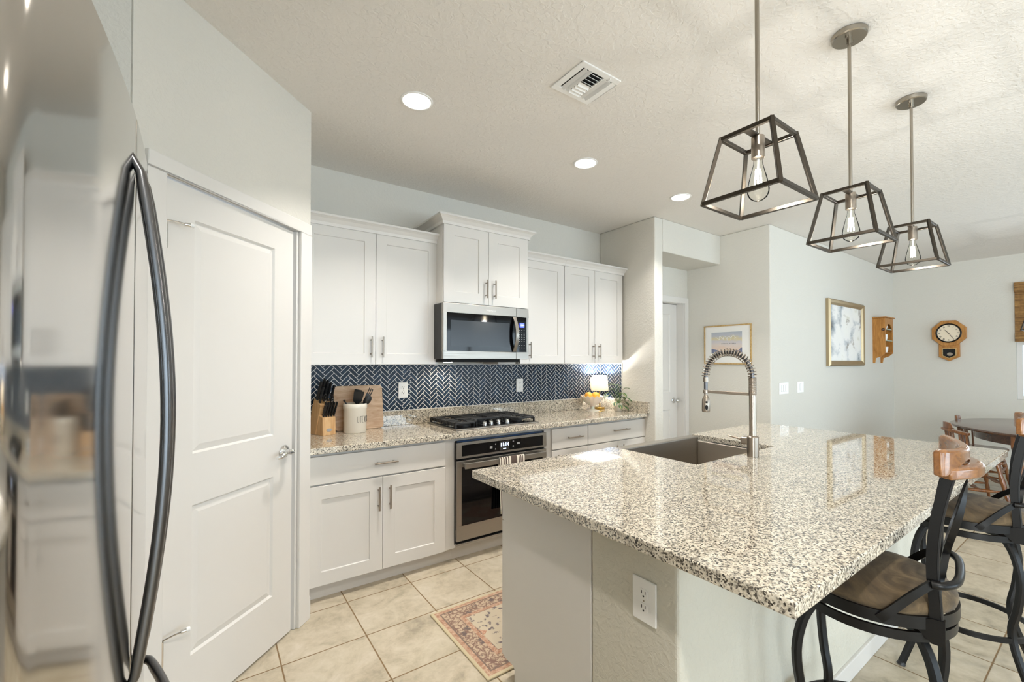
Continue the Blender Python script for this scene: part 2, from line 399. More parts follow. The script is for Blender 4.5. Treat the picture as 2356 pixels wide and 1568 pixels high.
def panelled(bm, f, u0, u1, v0, v1, th, holes, m_, dep, raised=0):
    """slab with recessed panels that share one width; f(u,v,w), w outward, front at w=0"""
    a0, a1 = holes[0][0], holes[0][1]
    def q(*p): bm.faces.new([bm.verts.new(f(*x)) for x in p])
    def rq(x0, x1, y0, y1, w=0): q((x0, y0, w), (x1, y0, w), (x1, y1, w), (x0, y1, w))
    vs = [v0]+[x for h in holes for x in (h[2], h[3])]+[v1]
    for i in range(len(vs)-1):
        rq(u0, a0, vs[i], vs[i+1]); rq(a1, u1, vs[i], vs[i+1])
        if i % 2 == 0: rq(a0, a1, vs[i], vs[i+1])
    for (x0, x1, y0, y1) in holes:
        o = [(x0, y0), (x1, y0), (x1, y1), (x0, y1)]; 
        steps = [(0, 0), (m_, -dep)] if not raised else [(0, 0), (.008, -dep), (m_, -raised)]
        for (d0, w0), (d1, w1) in zip(steps, steps[1:]):
            A = [(x0+d0, y0+d0), (x1-d0, y0+d0), (x1-d0, y1-d0), (x0+d0, y1-d0)]; B = [(x0+d1, y0+d1), (x1-d1, y0+d1), (x1-d1, y1-d1), (x0+d1, y1-d1)]
            for i in range(4):
                j = (i+1) % 4; q((*A[i], w0), (*A[j], w0), (*B[j], w1), (*B[i], w1))
        d, wv = steps[-1]; rq(x0+d, x1-d, y0+d, y1-d, wv)
    for a, b in (((u0, v0), (u1, v0)), ((u1, v0), (u1, v1)), ((u1, v1), (u0, v1)), ((u0, v1), (u0, v0))):
        # outer side, cut at the same heights as the front so that the slab stays watertight
        if a[0] == b[0]:
            ys = vs if a[1] < b[1] else vs[::-1]
            for y0, y1 in zip(ys, ys[1:]): q((a[0], y0, 0), (a[0], y0, -th), (a[0], y1, -th), (a[0], y1, 0))
        else:
            xs = [u0, a0, a1, u1]; xs = xs if a[0] < b[0] else xs[::-1]
            for x0, x1 in zip(xs, xs[1:]): q((x0, a[1], 0), (x0, a[1], -th), (x1, a[1], -th), (x1, a[1], 0))
    for i in range(len(vs)-1):
        for x0, x1 in ((u0, a0), (a0, a1), (a1, u1)): rq(x0, x1, vs[i], vs[i+1], -th)

# ================================================================== the room
def walls():
    b = new(); box(b, -1.2, 8.8, -4.8, 4.3, -.1, 0); struct('floor', b, M['tile'])
    b = new(); box(b, -1.2, 8.8, -4.8, 4.3, H, H+.1); struct('ceiling', b, M['ceil'])
    b = new(); box(b, .3, 3.6, 3.412, 3.55, 0, H); struct('wall_back', b, M['wall'])
    b = new(); box(b, 3.473, 3.597, 2.679, 3.412, 0, H); struct('wall_stub', b, M['wall'], bevel=.012, seg=3)
    b = new(); box(b, 3.597, 4.62, 2.679, 3.23, 2.493, H); struct('wall_header', b, M['wall'], bevel=.008)
    b = new(); box(b, 3.597, 3.69, 3.097, 3.23, 0, 2.493); box(b, 4.557, 4.63, 3.097, 3.23, 0, 2.493); box(b, 3.69, 4.557, 3.097, 3.23, 2.10, 2.493)
    box(b, 3.597, 4.74, 3.9, 4.0, 0, H)
    struct('wall_alcove', b, M['wall'])
    b = new(); prism(b, [(4.62, 2.144), (8.66, 2.144), (8.66, 2.27), (4.745, 2.27), (4.745, 3.95), (4.62, 3.95)], lambda u, v, w_: V((u, v, w_)), H)
    struct('wall_dining', b, M['wall'], bevel=.012, seg=3)
    y0, y1, z0, z1 = -1.25, .881, .92, 2.38
    b = new(); x0, x1 = 8.532, 8.66
    box(b, x0, x1, y1, 2.144, 0, H); box(b, x0, x1, -4.6, y0, 0, H); box(b, x0, x1, y0, y1, 0, z0); box(b, x0, x1, y0, y1, z1, H)
    struct('wall_east', b, M['wall'])
    b = new()
    for a in (y0, y1-.045): box(b, 8.60, 8.65, a, a+.045, z0, z1)
    for c in (z0, z1-.045, (z0+z1)/2-.02): box(b, 8.60, 8.65, y0+.045, y1-.045, c, c+.045)
    o = struct('window_1', b, M['trim']); 
    b = new(); box(b, 8.620, 8.626, y0+.045, y1-.045, z0+.045, z1-.045); part('window_pane', b, M['glass'], o)
    # south wall with two wide glass doors, behind the camera
    b = new(); ys0, ys1 = -4.45, -4.33; hs = [(-.6, 3.0), (3.4, 7.7)]; zt = 2.6
    xs = [-1.1]+[v for h in hs for v in h]+[8.66]
    for i in range(0, len(xs), 2): box(b, xs[i], xs[i+1], ys0, ys1, 0, H)
    for a, c in hs: box(b, a, c, ys0, ys1, zt, H)
    struct('wall_south', b, M['wall'])
    for k, (a, c) in enumerate(hs):
        b = new(); mid = (a+c)/2
        for x in (a, mid-.03, c-.06): box(b, x, x+.06, -4.42, -4.36, .0, zt)
        for z in (0.0, zt-.06): box(b, a, c, -4.42, -4.36, z, z+.06)
        o = struct('window_%d' % (k+2), b, M['trim'])
        b = new(); box(b, a+.06, mid-.03, -4.394, -4.388, .06, zt-.06); box(b, mid+.03, c-.06, -4.394, -4.388, .06, zt-.06)
        part('window_pane', b, M['glass'], o)
    y0, y1, z0, z1 = -3.7, -1.0, .25, 2.45; b = new()
    box(b, -1.1, -.98, -4.45, y0, 0, H); box(b, -1.1, -.98, y1, 2.13, 0, H); box(b, -1.1, -.98, y0, y1, 0, z0); box(b, -1.1, -.98, y0, y1, z1, H); struct('wall_west', b, M['wall'])
    b = new()
    for a in (y0, (y0+y1)/2-.025, y1-.05): box(b, -1.07, -1.02, a, a+.05, z0, z1)
    for c in (z0, z1-.05): box(b, -1.07, -1.02, y0, y1, c, c+.05)
    o = struct('window_4', b, M['trim']); b = new()  # west window added out of view to let in the fill light
    for a in (y0+.05, (y0+y1)/2+.025): box(b, -1.048, -1.042, a, a+1.275, z0+.05, z1-.05)
    part('window_pane', b, M['glass'], o)
    b = new(); box(b, -1.1, -.224, 2.009, 2.13, 0, H); struct('wall_fridge_alcove', b, M['wall'])
# pantry wall frame: s along the wall (x+y), n out into the room
P0 = V((-.219, 2.009, 0)); SD = V((1, 1, 0)).normalized(); ND = V((1, -1, 0)).normalized()
def pw(s, z, n): return P0+SD*s+ND*n+V((0, 0, z))
def pantry():
    b = new(); L = .9574; d0, d1, zt = .1, .872, 2.125
    def blk(s0, s1, z0, z1, n0=-.115, n1=0):
        prism(b, [(s0, z0), (s1, z0), (s1, z1), (s0, z1)], lambda u, v, w_: pw(u, v, w_), (n0, n1))
    blk(0, d0, 0, H); blk(d1, L, 0, H); blk(d0, d1, zt, H)
    prism(b, [(.458, 2.686), (.458, 3.5), (.34, 3.5), (.34, 2.73)], lambda u, v, w_: V((u, v, w_)), H)
    struct('wall_pantry', b, M['wall'])
    # casing and jamb
    b = new()
    def cas(s0, s1, z0, z1, n0=-.0, n1=.018): prism(b, [(s0, z0), (s1, z0), (s1, z1), (s0, z1)], lambda u, v, w_: pw(u, v, w_), (n0, n1))
    cas(.044, .113, 0, 2.112); cas(.858, .944, 0, 2.112)
    prism(b, [(.044, 2.112), (.944, 2.112), (.944, 2.172), (.044, 2.172)], lambda u, v, w_: pw(u, v, w_), (0, .018))
    cas(.1, .115, 0, 2.112, -.11, 0); cas(.845, .872, 0, 2.112, -.11, 0); cas(.1, .872, 2.112, 2.125, -.11, 0)
    cas(.828, .846, 0, 2.112, -.06, -.045)
    struct('trim_1', b, M['trim'], bevel=.004)
    b = new(); panelled(b, lambda u, v, w_: pw(u, v, w_-.004), .1165, .8215, .012, 2.100, .036, [(.246, .689, .258, .846), (.246, .689, 1.05, 1.978)], .034, .010, .004)
    d = struct('door_1', b, M['trim'])
    for z in (1.885, .345, 1.12):
        b = new(); c = pw(.113, z, .012); cyl(b, c-V((0, 0, .05)), c+V((0, 0, .05)), .0065, n=12)
        prism(b, [(.099, z-.045), (.127, z-.045), (.127, z+.045), (.099, z+.045)], lambda u, v, w_: pw(u, v, w_), (0, .007))
        h = part('hinge', b, M['chrome'], d, smooth=40)
        if z != 1.12:
            b = new(); z2 = z+.053; tube(b, [pw(.113, z2, .012), pw(.15, z2+.002, .025), pw(.178, z2, .034)], .0035, 8); cyl(b, pw(.172, z2, .03), pw(.19, z2, .04), .008, n=12)
            s = part('door_stop', b, M['chrome'], h, smooth=40)
            b = new(); cyl(b, pw(.187, z2, .038), pw(.197, z2, .0435), .0085, n=12)
            part('rubber_tip', b, M['white'], h, smooth=40)
    b = new(); c = pw(.762, .955, 0)
    lathe(b, [(0, 0), (.032, 0), (.033, .006), (.026, .014), (.014, .02), (.012, .045), (0, .045)], c-ND*.004, 24, f=lambda x, y, z: SD*x+V((0, 0, y))+ND*z)
    tube(b, smoothpath([c+ND*.042+SD*.012, c+ND*.05+SD*-.01+V((0, 0, -.004)), c+ND*.052-SD*.05+V((0, 0, .004)), c+ND*.05-SD*.085+V((0, 0, -.01)), c+ND*.046-SD*.108+V((0, 0, -.008))], 5), .009, 10)
    ball(b, c+ND*.042, .015)
    part('door_handle', b, M['chrome'], d, smooth=50)
    b = new(); prism(b, [(.8225, .925), (.846, .925), (.846, .985), (.8225, .985)], lambda u, v, w_: pw(u, v, w_), (-.044, -.040)); part('strike_plate', b, M['chrome'], d)
    # baseboard stub between the casing and the corner
    b = new(); prism(b, [(.946, 0), (.9574, 0), (.9574, .10), (.953, .11), (.946, .11)], lambda u, v, w_: pw(u, v, w_), (0, .012))
    box(b, .458, .470, 2.69, 2.80, 0, .105)
    struct('baseboard_pantry', b, M['trim'])
def hall():
    # door at the end of the short hall
    b = new(); x0, x1, zt = 3.69, 4.557, 2.095
    box(b, x0, x0+.012, 3.097, 3.23, 0, zt+.012); box(b, x1-.012, x1, 3.097, 3.23, 0, zt+.012); box(b, x0, x1, 3.097, 3.23, zt, zt+.012)
    box(b, 3.625, x0+.004, 3.079, 3.097, 0, zt); box(b, x1-.004, 4.6195, 3.079, 3.097, 0, zt); box(b, 3.625, 4.6195, 3.079, 3.097, zt, 2.162)
    struct('trim_2', b, M['trim'], bevel=.003)
    b = new(); panelled(b, lambda u, v, w_: V((u, 3.195-w_, v)), x0+.016, x1-.014, .012, zt-.006, .036, [(x0+.14, x1-.14, .26, .85), (x0+.14, x1-.14, 1.05, 1.97)], .034, .010, .004)
    d = struct('door_2', b, M['trim'])
    b = new(); c = V((4.478, 3.195, .955)); lathe(b, [(0, 0), (.032, 0), (.032, .006), (.012, .016), (.012, .04), (.026, .05), (.028, .062), (.018, .074), (0, .076)], c, 24, f=lambda x, y, z: V((x, -z, y)))
    part('door_knob', b, M['chrome'], d, smooth=50)
def trims():
    b = new(); z = .085
    box(b, 4.632, 8.53, 2.130, 2.144, 0, z); box(b, 8.518, 8.532, -4.3, 2.130, 0, z); struct('baseboard_dining', b, M['trim'], bevel=.004)
    b = new(); box(b, 4.606, 4.62, 2.13, 3.079, 0, z); box(b, 3.473, 3.597, 2.665, 2.679, 0, z); struct('baseboard_hall', b, M['trim'], bevel=.004)
walls(); pantry(); hall(); trims()

# ================================================================== kitchen run
YD, YW = 2.803, 3.412
def yf(y): return lambda u, v, w_: V((u, y-w_, v))
def shaker(bm, x0, x1, z0, z1, y, rail=.075): panelled(bm, yf(y), x0, x1, z0, z1, .019, [(x0+rail, x1-rail, z0+rail, z1-rail)], .002, .008)
def pull(parent, a, b_, y, name='handle'):
    a, b_ = V(a), V(b_); d = (b_-a).normalized(); o = V((0, -.032, 0))
    bm = new(); cyl(bm, a+o-d*.012, b_+o+d*.012, .0055, n=12)
    for p in (a+d*.012, b_-d*.012): cyl(bm, p, p+o, .0045, n=10)
    return part(name, bm, M['nickel'], parent, smooth=40)
def door(parent, x0, x1, z0, z1, y, hx=None, hz=None, rail=.075, name='door'):
    bm = new(); shaker(bm, x0, x1, z0, z1, y, rail); d = part(name, bm, M['cab'], parent, bevel=.0012, seg=1)
    if hx: pull(d, (hx, y, hz[0]), (hx, y, hz[1]), y)
    return d
def drawer(parent, x0, x1, z0, z1, y, hx=None, hz=None):
    bm = new(); box(bm, x0, x1, y, y+.019, z0, z1); d = part('drawer', bm, M['cab'], parent, bevel=.002)
    if hx: pull(d, (hx[0], y, hz), (hx[1], y, hz), y)
    return d
def crown(parent, x0, x1, z, yb, yfront, left=False, right_=False):
    """stepped crown moulding around the front and any free ends"""
    prof = [(0, -.012), (.012, -.012), (.014, .008), (.030, .030), (.044, .040), (.050, .042), (.050, .055), (0, .055)]
    bm = new(); path = []
    if left: path.append((x0, yb, 'L'))
    rows = []
    for o_, z_ in prof:
        r = []
        if left: r.append(V((x0-o_, yb, z+z_)))
        r.append(V((x0-(o_ if left else 0), yfront-o_, z+z_))); r.append(V((x1+(o_ if right_ else 0), yfront-o_, z+z_)))
        if right_: r.append(V((x1+o_, yb, z+z_)))
        rows.append([bm.verts.new(p) for p in r])
    n = len(prof)
    for i in range(n):
        A, B = rows[i], rows[(i+1) % n]
        for j in range(len(A)-1): bm.faces.new([A[j], A[j+1], B[j+1], B[j]])
    for e in (0, -1): bm.faces.new([r[e] for r in rows])
    return part('crown_moulding', bm, M['cab'], parent)
def body(parent, x0, x1, y0, y1, z0, z1, name='carcass', mat=None):
    bm = new(); box(bm, x0, x1, y0, y1, z0, z1); return part(name, bm, mat or M['cab'], parent, bevel=.001, seg=1)

YU = 3.067
u1 = thing('wall_cabinet', 'white two-door wall cabinet above the knife block and utensil crock', 'cabinet', (.93, 3.4, 1.393), 'wall cabinets')
body(u1, .462, 1.386, YU+.021, YW, 1.393, 2.325)
door(u1, .468, .937, 1.395, 2.312, YU, .906, (1.455, 1.575)); door(u1, .940, 1.400, 1.395, 2.312, YU, .983, (1.455, 1.575), .074)
crown(u1, .462, 1.403, 2.312, YW, YU)
u2 = thing('wall_cabinet', 'raised white wall cabinet with its own crown, directly above the microwave', 'cabinet', (1.77, 3.4, 1.847), 'wall cabinets')
YM = 2.943
body(u2, 1.389, 2.156, YM+.021, YW, 1.847, 2.452)
door(u2, 1.392, 1.771, 1.852, 2.438, YM, 1.747, (1.917, 2.035), .085); door(u2, 1.774, 2.153, 1.852, 2.438, YM, 1.822, (1.917, 2.035), .085)
crown(u2, 1.389, 2.156, 2.438, YW, YM, True, True)
u3 = thing('wall_cabinet', 'narrow single-door white wall cabinet just right of the microwave', 'cabinet', (2.41, 3.4, 1.393), 'wall cabinets')
body(u3, 2.159, 2.663, YU+.021, YW, 1.393, 2.32)
door(u3, 2.162, 2.661, 1.395, 2.308, YU, 2.258, (1.455, 1.572)); crown(u3, 2.159, 2.663, 2.31, YW, YU)
u4 = thing('wall_cabinet', 'white two-door wall cabinet in the corner above the table lamp', 'cabinet', (3.06, 3.4, 1.393), 'wall cabinets')
body(u4, 2.664, 3.452, YU+.021, YW, 1.393, 2.32)
door(u4, 2.667, 3.053, 1.395, 2.308, YU, 3.026, (1.455, 1.572)); door(u4, 3.056, 3.450, 1.395, 2.308, YU, 3.105, (1.455, 1.572))
crown(u4, 2.664, 3.452, 2.31, YW, YU, False, True)

def toe(parent, x0, x1): 
    bm = new(); box(bm, x0, x1, 2.872, 2.89, 0, .095); return part('toe_kick', bm, M['toe'], parent)
b1 = thing('base_cabinet', 'white base cabinet with one wide drawer over two doors, left of the oven', 'cabinet', (.9, 3.1, 0), 'base cabinets')
body(b1, .462, 1.424, YD+.02, YW-.012, .095, .876); toe(b1, .462, 1.424)
drawer(b1, .466, 1.341, .692, .855, YD, (.860, .985), .775)
door(b1, .466, .906, .098, .682, YD, .878, (.492, .616), .08); door(b1, .909, 1.341, .098, .682, YD, .949, (.492, .616), .08)
b2 = thing('oven_cabinet', 'white cabinet surround that houses the built-in oven', 'cabinet', (1.83, 3.1, 0), 'base cabinets')
bm = new(); box(bm, 1.425, 1.44, YD+.02, YW-.012, .095, .876); box(bm, 2.212, 2.295, YD+.02, YW-.012, .095, .876); box(bm, 1.44, 2.212, YD+.02, YW-.012, .852, .876); box(bm, 1.44, 2.212, YD+.02, YW-.012, .095, .118)
box(bm, 1.44, 2.212, 3.38, YW-.012, .118, .852)
part('carcass', bm, M['cab'], b2); toe(b2, 1.4245, 2.295)
b3 = thing('base_cabinet', 'narrow white base cabinet with one drawer, just right of the oven', 'cabinet', (2.5, 3.1, 0), 'base cabinets')
body(b3, 2.296, 2.704, YD+.02, YW-.012, .095, .876); toe(b3, 2.296, 2.704)
drawer(b3, 2.300, 2.702, .686, .855, YD, (2.465, 2.615), .773); door(b3, 2.300, 2.702, .098, .677, YD, 2.345, (.51, .635))
b4 = thing('base_cabinet', 'white base cabinet with wide drawer at the corner end of the counter', 'cabinet', (3.08, 3.1, 0), 'base cabinets')
body(b4, 2.705, 3.466, YD+.02, YW-.012, .095, .876); toe(b4, 2.705, 3.472)
drawer(b4, 2.709, 3.469, .686, .855, YD, (3.02, 3.21), .782); door(b4, 2.709, 3.087, .098, .677, YD, 3.045, (.51, .635)); door(b4, 3.090, 3.469, .098, .677, YD, 3.132, (.51, .635))

# worktop with its stone lip
bm = new(); box(bm, .459, 3.472, 2.763, 3.411, .8765, .914)
ct = tag(part('worktop', bm, M['granite'], None, bevel=.004), 'speckled granite worktop running along the navy tiled wall under the wall cabinets', 'countertop')
bm = new(); box(bm, .459, 3.472, 3.390, 3.411, .9142, 1.026); part('stone_lip', bm, M['granite'], ct, bevel=.002)
bm = new(); box(bm, 3.450, 3.472, 2.745, 3.3895, .9142, 1.022); part('side_lip', bm, M['granite'], ct, bevel=.002)

# herringbone backsplash: real tiles on a grout bed
def clip(poly, x0, x1, y0, y1):
    for ax, lim, sgn in ((0, x0, 1), (0, x1, -1), (1, y0, 1), (1, y1, -1)):
        out = []
        for i, p in enumerate(poly):
            q = poly[i-1]; dp, dq = sgn*(p[ax]-lim), sgn*(q[ax]-lim)
            if (dp >= 0) != (dq >= 0):
                s = dq/(dq-dp); out.append((q[0]+(p[0]-q[0])*s, q[1]+(p[1]-q[1])*s))
            if dp >= 0: out.append(p)
        poly = out
        if len(poly) < 3: return None
    return poly
def herring(bm, u0, u1, v0, v1, f):
    W_, g = .0275, .0022; c45 = sqrt(.5)
    def T(x, y): return ((x-y)*c45*W_+u0-.01, (x+y)*c45*W_+v0-.03)
    for x in range(-140, 200):
        for y in range(-200, 140):
            k = (x-y) % 6; gx = g/W_
            if k == 0: r = (x+gx, x+3-gx, y+gx, y+1-gx)
            elif k == 5: r = (x+gx, x+1-gx, y+gx, y+3-gx)
            else: continue
            p = [T(r[0], r[2]), T(r[1], r[2]), T(r[1], r[3]), T(r[0], r[3])]
            if max(q[0] for q in p) < u0 or min(q[0] for q in p) > u1 or max(q[1] for q in p) < v0 or min(q[1] for q in p) > v1: continue
            p = clip(p, u0, u1, v0, v1)
            if p: prism(bm, p, f, (.004, .0054), 1)
bm = new(); box(bm, .459, 3.472, 3.4065, 3.4115, 1.0265, 1.392); herring(bm, .462, 3.462, 1.031, 1.388, lambda u, v, w_: V((u, 3.4105-w_, v)))
box(bm, 3.467, 3.472, 3.09, 3.4065, 1.0225, 1.392); herring(bm, -3.398, -3.098, 1.031, 1.388, lambda u, v, w_: V((3.471-w_, -u, v)))
bs = struct('trim_3', bm, [M['grout'], M['navy']]); bs.name = 'tile_backsplash'

def outlet(label, c, rv, nv, w_=.078, h=.125, group='power outlets', mat=None, kind='outlet', n=1):
    """duplex outlet or switch plate; c = centre on the wall"""
    c, rv, nv = V(c), V(rv), V(nv); uz = V((0, 0, 1))
    f = lambda u, v, d: c+rv*u+uz*v+nv*d
    o = thing('power_outlet' if kind == 'outlet' else 'light_switch', label, 'outlet' if kind == 'outlet' else 'switch', c, group)
    bm = new(); prism(bm, [(-w_/2, -h/2), (w_/2, -h/2), (w_/2, h/2), (-w_/2, h/2)], f, (0, .006)); part('cover_plate', bm, M['white'], o, bevel=.0025)
    if kind == 'outlet':
        for s in (1, -1):
            bm = new(); p = []
            for i in range(24):
                a = 2*pi*i/24; p.append((max(-.0165, min(.0165, .0185*cos(a))), s*.0215+max(-.0145, min(.0145, .0185*sin(a)))))
            prism(bm, p, f, (.0061, .0078)); r = part('receptacle', bm, M['white'], o)
            bm = new()
            for x in (-.0065, .0065): prism(bm, [(x-.0012, s*.0215), (x+.0012, s*.0215), (x+.0012, s*.0215+.009), (x-.0012, s*.0215+.009)], f, (.0079, .0084))
            prism(bm, [(.003*cos(a*pi/4), s*.0215-.007+.003*sin(a*pi/4)) for a in range(8)], f, (.0079, .0084)); part('socket_slot', bm, M['slot'], r)
        bm = new(); prism(bm, [(.0025*cos(a*pi/4), .0025*sin(a*pi/4)) for a in range(8)], f, (.0061, .0072)); part('screw', bm, M['nickel'], o)
    else:
        for i in range(n):
            x = (i-(n-1)/2)*.046; bm = new(); prism(bm, [(x-.016, -.034), (x+.016, -.034), (x+.016, .034), (x-.016, .034)], f, (.0061, .009)); part('rocker', bm, M['white'], o, bevel=.002)
            bm = new(); prism(bm, [(x-.0175, -.0355), (x+.0175, -.0355), (x+.0175, .0355), (x-.0175, .0355)], f, (.0058, .0063)); part('rocker_gap', bm, M['print'], o)
    return o
outlet('white power outlet on the navy tiles between cutting board and cooktop', (1.258, 3.4029, 1.188), (1, 0, 0), (0, -1, 0))
outlet('white power outlet on the navy tiles right of the cooktop', (2.391, 3.4029, 1.19), (1, 0, 0), (0, -1, 0))
so = outlet('white wide cover plate on the navy tiles half behind the lamp shade', (3.375, 3.4029, 1.185), (1, 0, 0), (0, -1, 0), .125, .125, 'switch plates', None, 'switch', 2)
outlet('white power outlet on the drywall end of the island', (1.0796, .8735, .692), (0, -1, 0), (-1, 0, 0), .088, .13)
outlet('three-rocker white light switch near the wall corner, left of the painting', (4.89, 2.1436, 1.134), (1, 0, 0), (0, -1, 0), .205, .12, 'switch plates', None, 'switch', 3)
outlet('small one-rocker white light switch between the wide switch and the painting', (5.28, 2.1436, 1.134), (1, 0, 0), (0, -1, 0), .155, .12, 'switch plates', None, 'switch', 1)

# ------------------------------------------------------------------ microwave
def microwave():
    o = thing('microwave', 'stainless over-the-range microwave with black glass door and blue clock', 'microwave', (1.75, 3.2, 1.431))
    x0, x1, z0, z1, y = 1.369, 2.131, 1.4325, 1.8435, 2.903
    bm = new(); box(bm, x0+.003, x1-.003, y+.032, 3.404, z0, z1); part('housing', bm, M['rubber'], o, bevel=.003)
    bm = new(); box(bm, x0+.02, x1-.06, y+.05, 3.39, z0-.022, z0-.001); part('vent_grille', bm, M['gap'], o)
    def frame_(bm, a, b_, hole, yb):
        (p, q, r, s) = hole
        box(bm, a, b_, y, yb, z0, r); box(bm, a, b_, y, yb, s, z1)
        if p > a: box(bm, a, p, y, yb, r, s)
        if q < b_: box(bm, q, b_, y, yb, r, s)
    zz0, zz1 = z0+.058, z1-.070
    bm = new(); frame_(bm, x0, 2.0075, (x0+.030, 2.0075, zz0, zz1), y+.031); d = part('door', bm, M['steel'], o, bevel=.003)
    bm = new(); box(bm, x0+.030, 2.0075, y+.002, y+.03, zz0, zz1); gl = part('door_glass', bm, M['blackg'], d, bevel=.002)
    bm = new(); box(bm, x0+.06, 1.945, y+.0012, y+.0021, zz0+.035, zz1-.055); part('window_screen', bm, M['greyg'], d)
    bm = new(); h = zz1-zz0; pts = [(1.988, y-.004-.042*sin(pi*i/14), zz0+.004+(h-.008)*i/14) for i in range(15)]
    sweep(bm, pts, rect(.010, .030), upv=(0, -1, 0)); part('handle', bm, M['steel'], d, smooth=40, bevel=.002)
    bm = new(); frame_(bm, 2.0085, x1, (2.0085, x1-.020, zz0, zz1), y+.031); c = part('control_frame', bm, M['steel'], o, bevel=.002)
    bm = new(); box(bm, 2.0085, x1-.020, y+.002, y+.03, zz0, zz1); k = part('control_panel', bm, M['blackg'], o)
    bm = new(); box(bm, 2.043, 2.088, y+.0005, y+.0019, 1.690, 1.727); part('display', bm, M['dispb'], k)
    text('display_digits', '11:14', .02, (2.066, y+.0004, 1.708), (1, 0, 0), (0, 0, 1), M['disp'], k, .0003)
    for r in range(8):
        for cc in range(3):
            bm = new(); xx = 2.036+cc*.023; z = 1.668-r*.018-(0.014 if r > 5 else 0)
            box(bm, xx, xx+.011, y+.0008, y+.0019, z-.004, z); part('button', bm, M['print'], k)
    text('logo', 'Whirlpool', .021, (1.772, y-.0004, 1.806), (1, 0, 0), (0, 0, 1), M['white'], o, .0004)
    bm = new(); box(bm, 1.93, 2.10, 3.05, 3.30, z0-.040, z0-.023); part('filter_tray', bm, M['toe'], o)
    bm = new(); lathe(bm, [(0, 0), (.035, 0), (.035, .006), (0, .006)], (1.57, 3.24, z0-.0285), 20); part('cooktop_lamp', bm, M['lens'], o)
    light('cooktop_lamp_light', 'SPOT', (1.57, 3.24, z0-.036), 5, (1, .82, .58), (radians(8), 0, 0), spot=radians(150), radius=.03)
microwave()

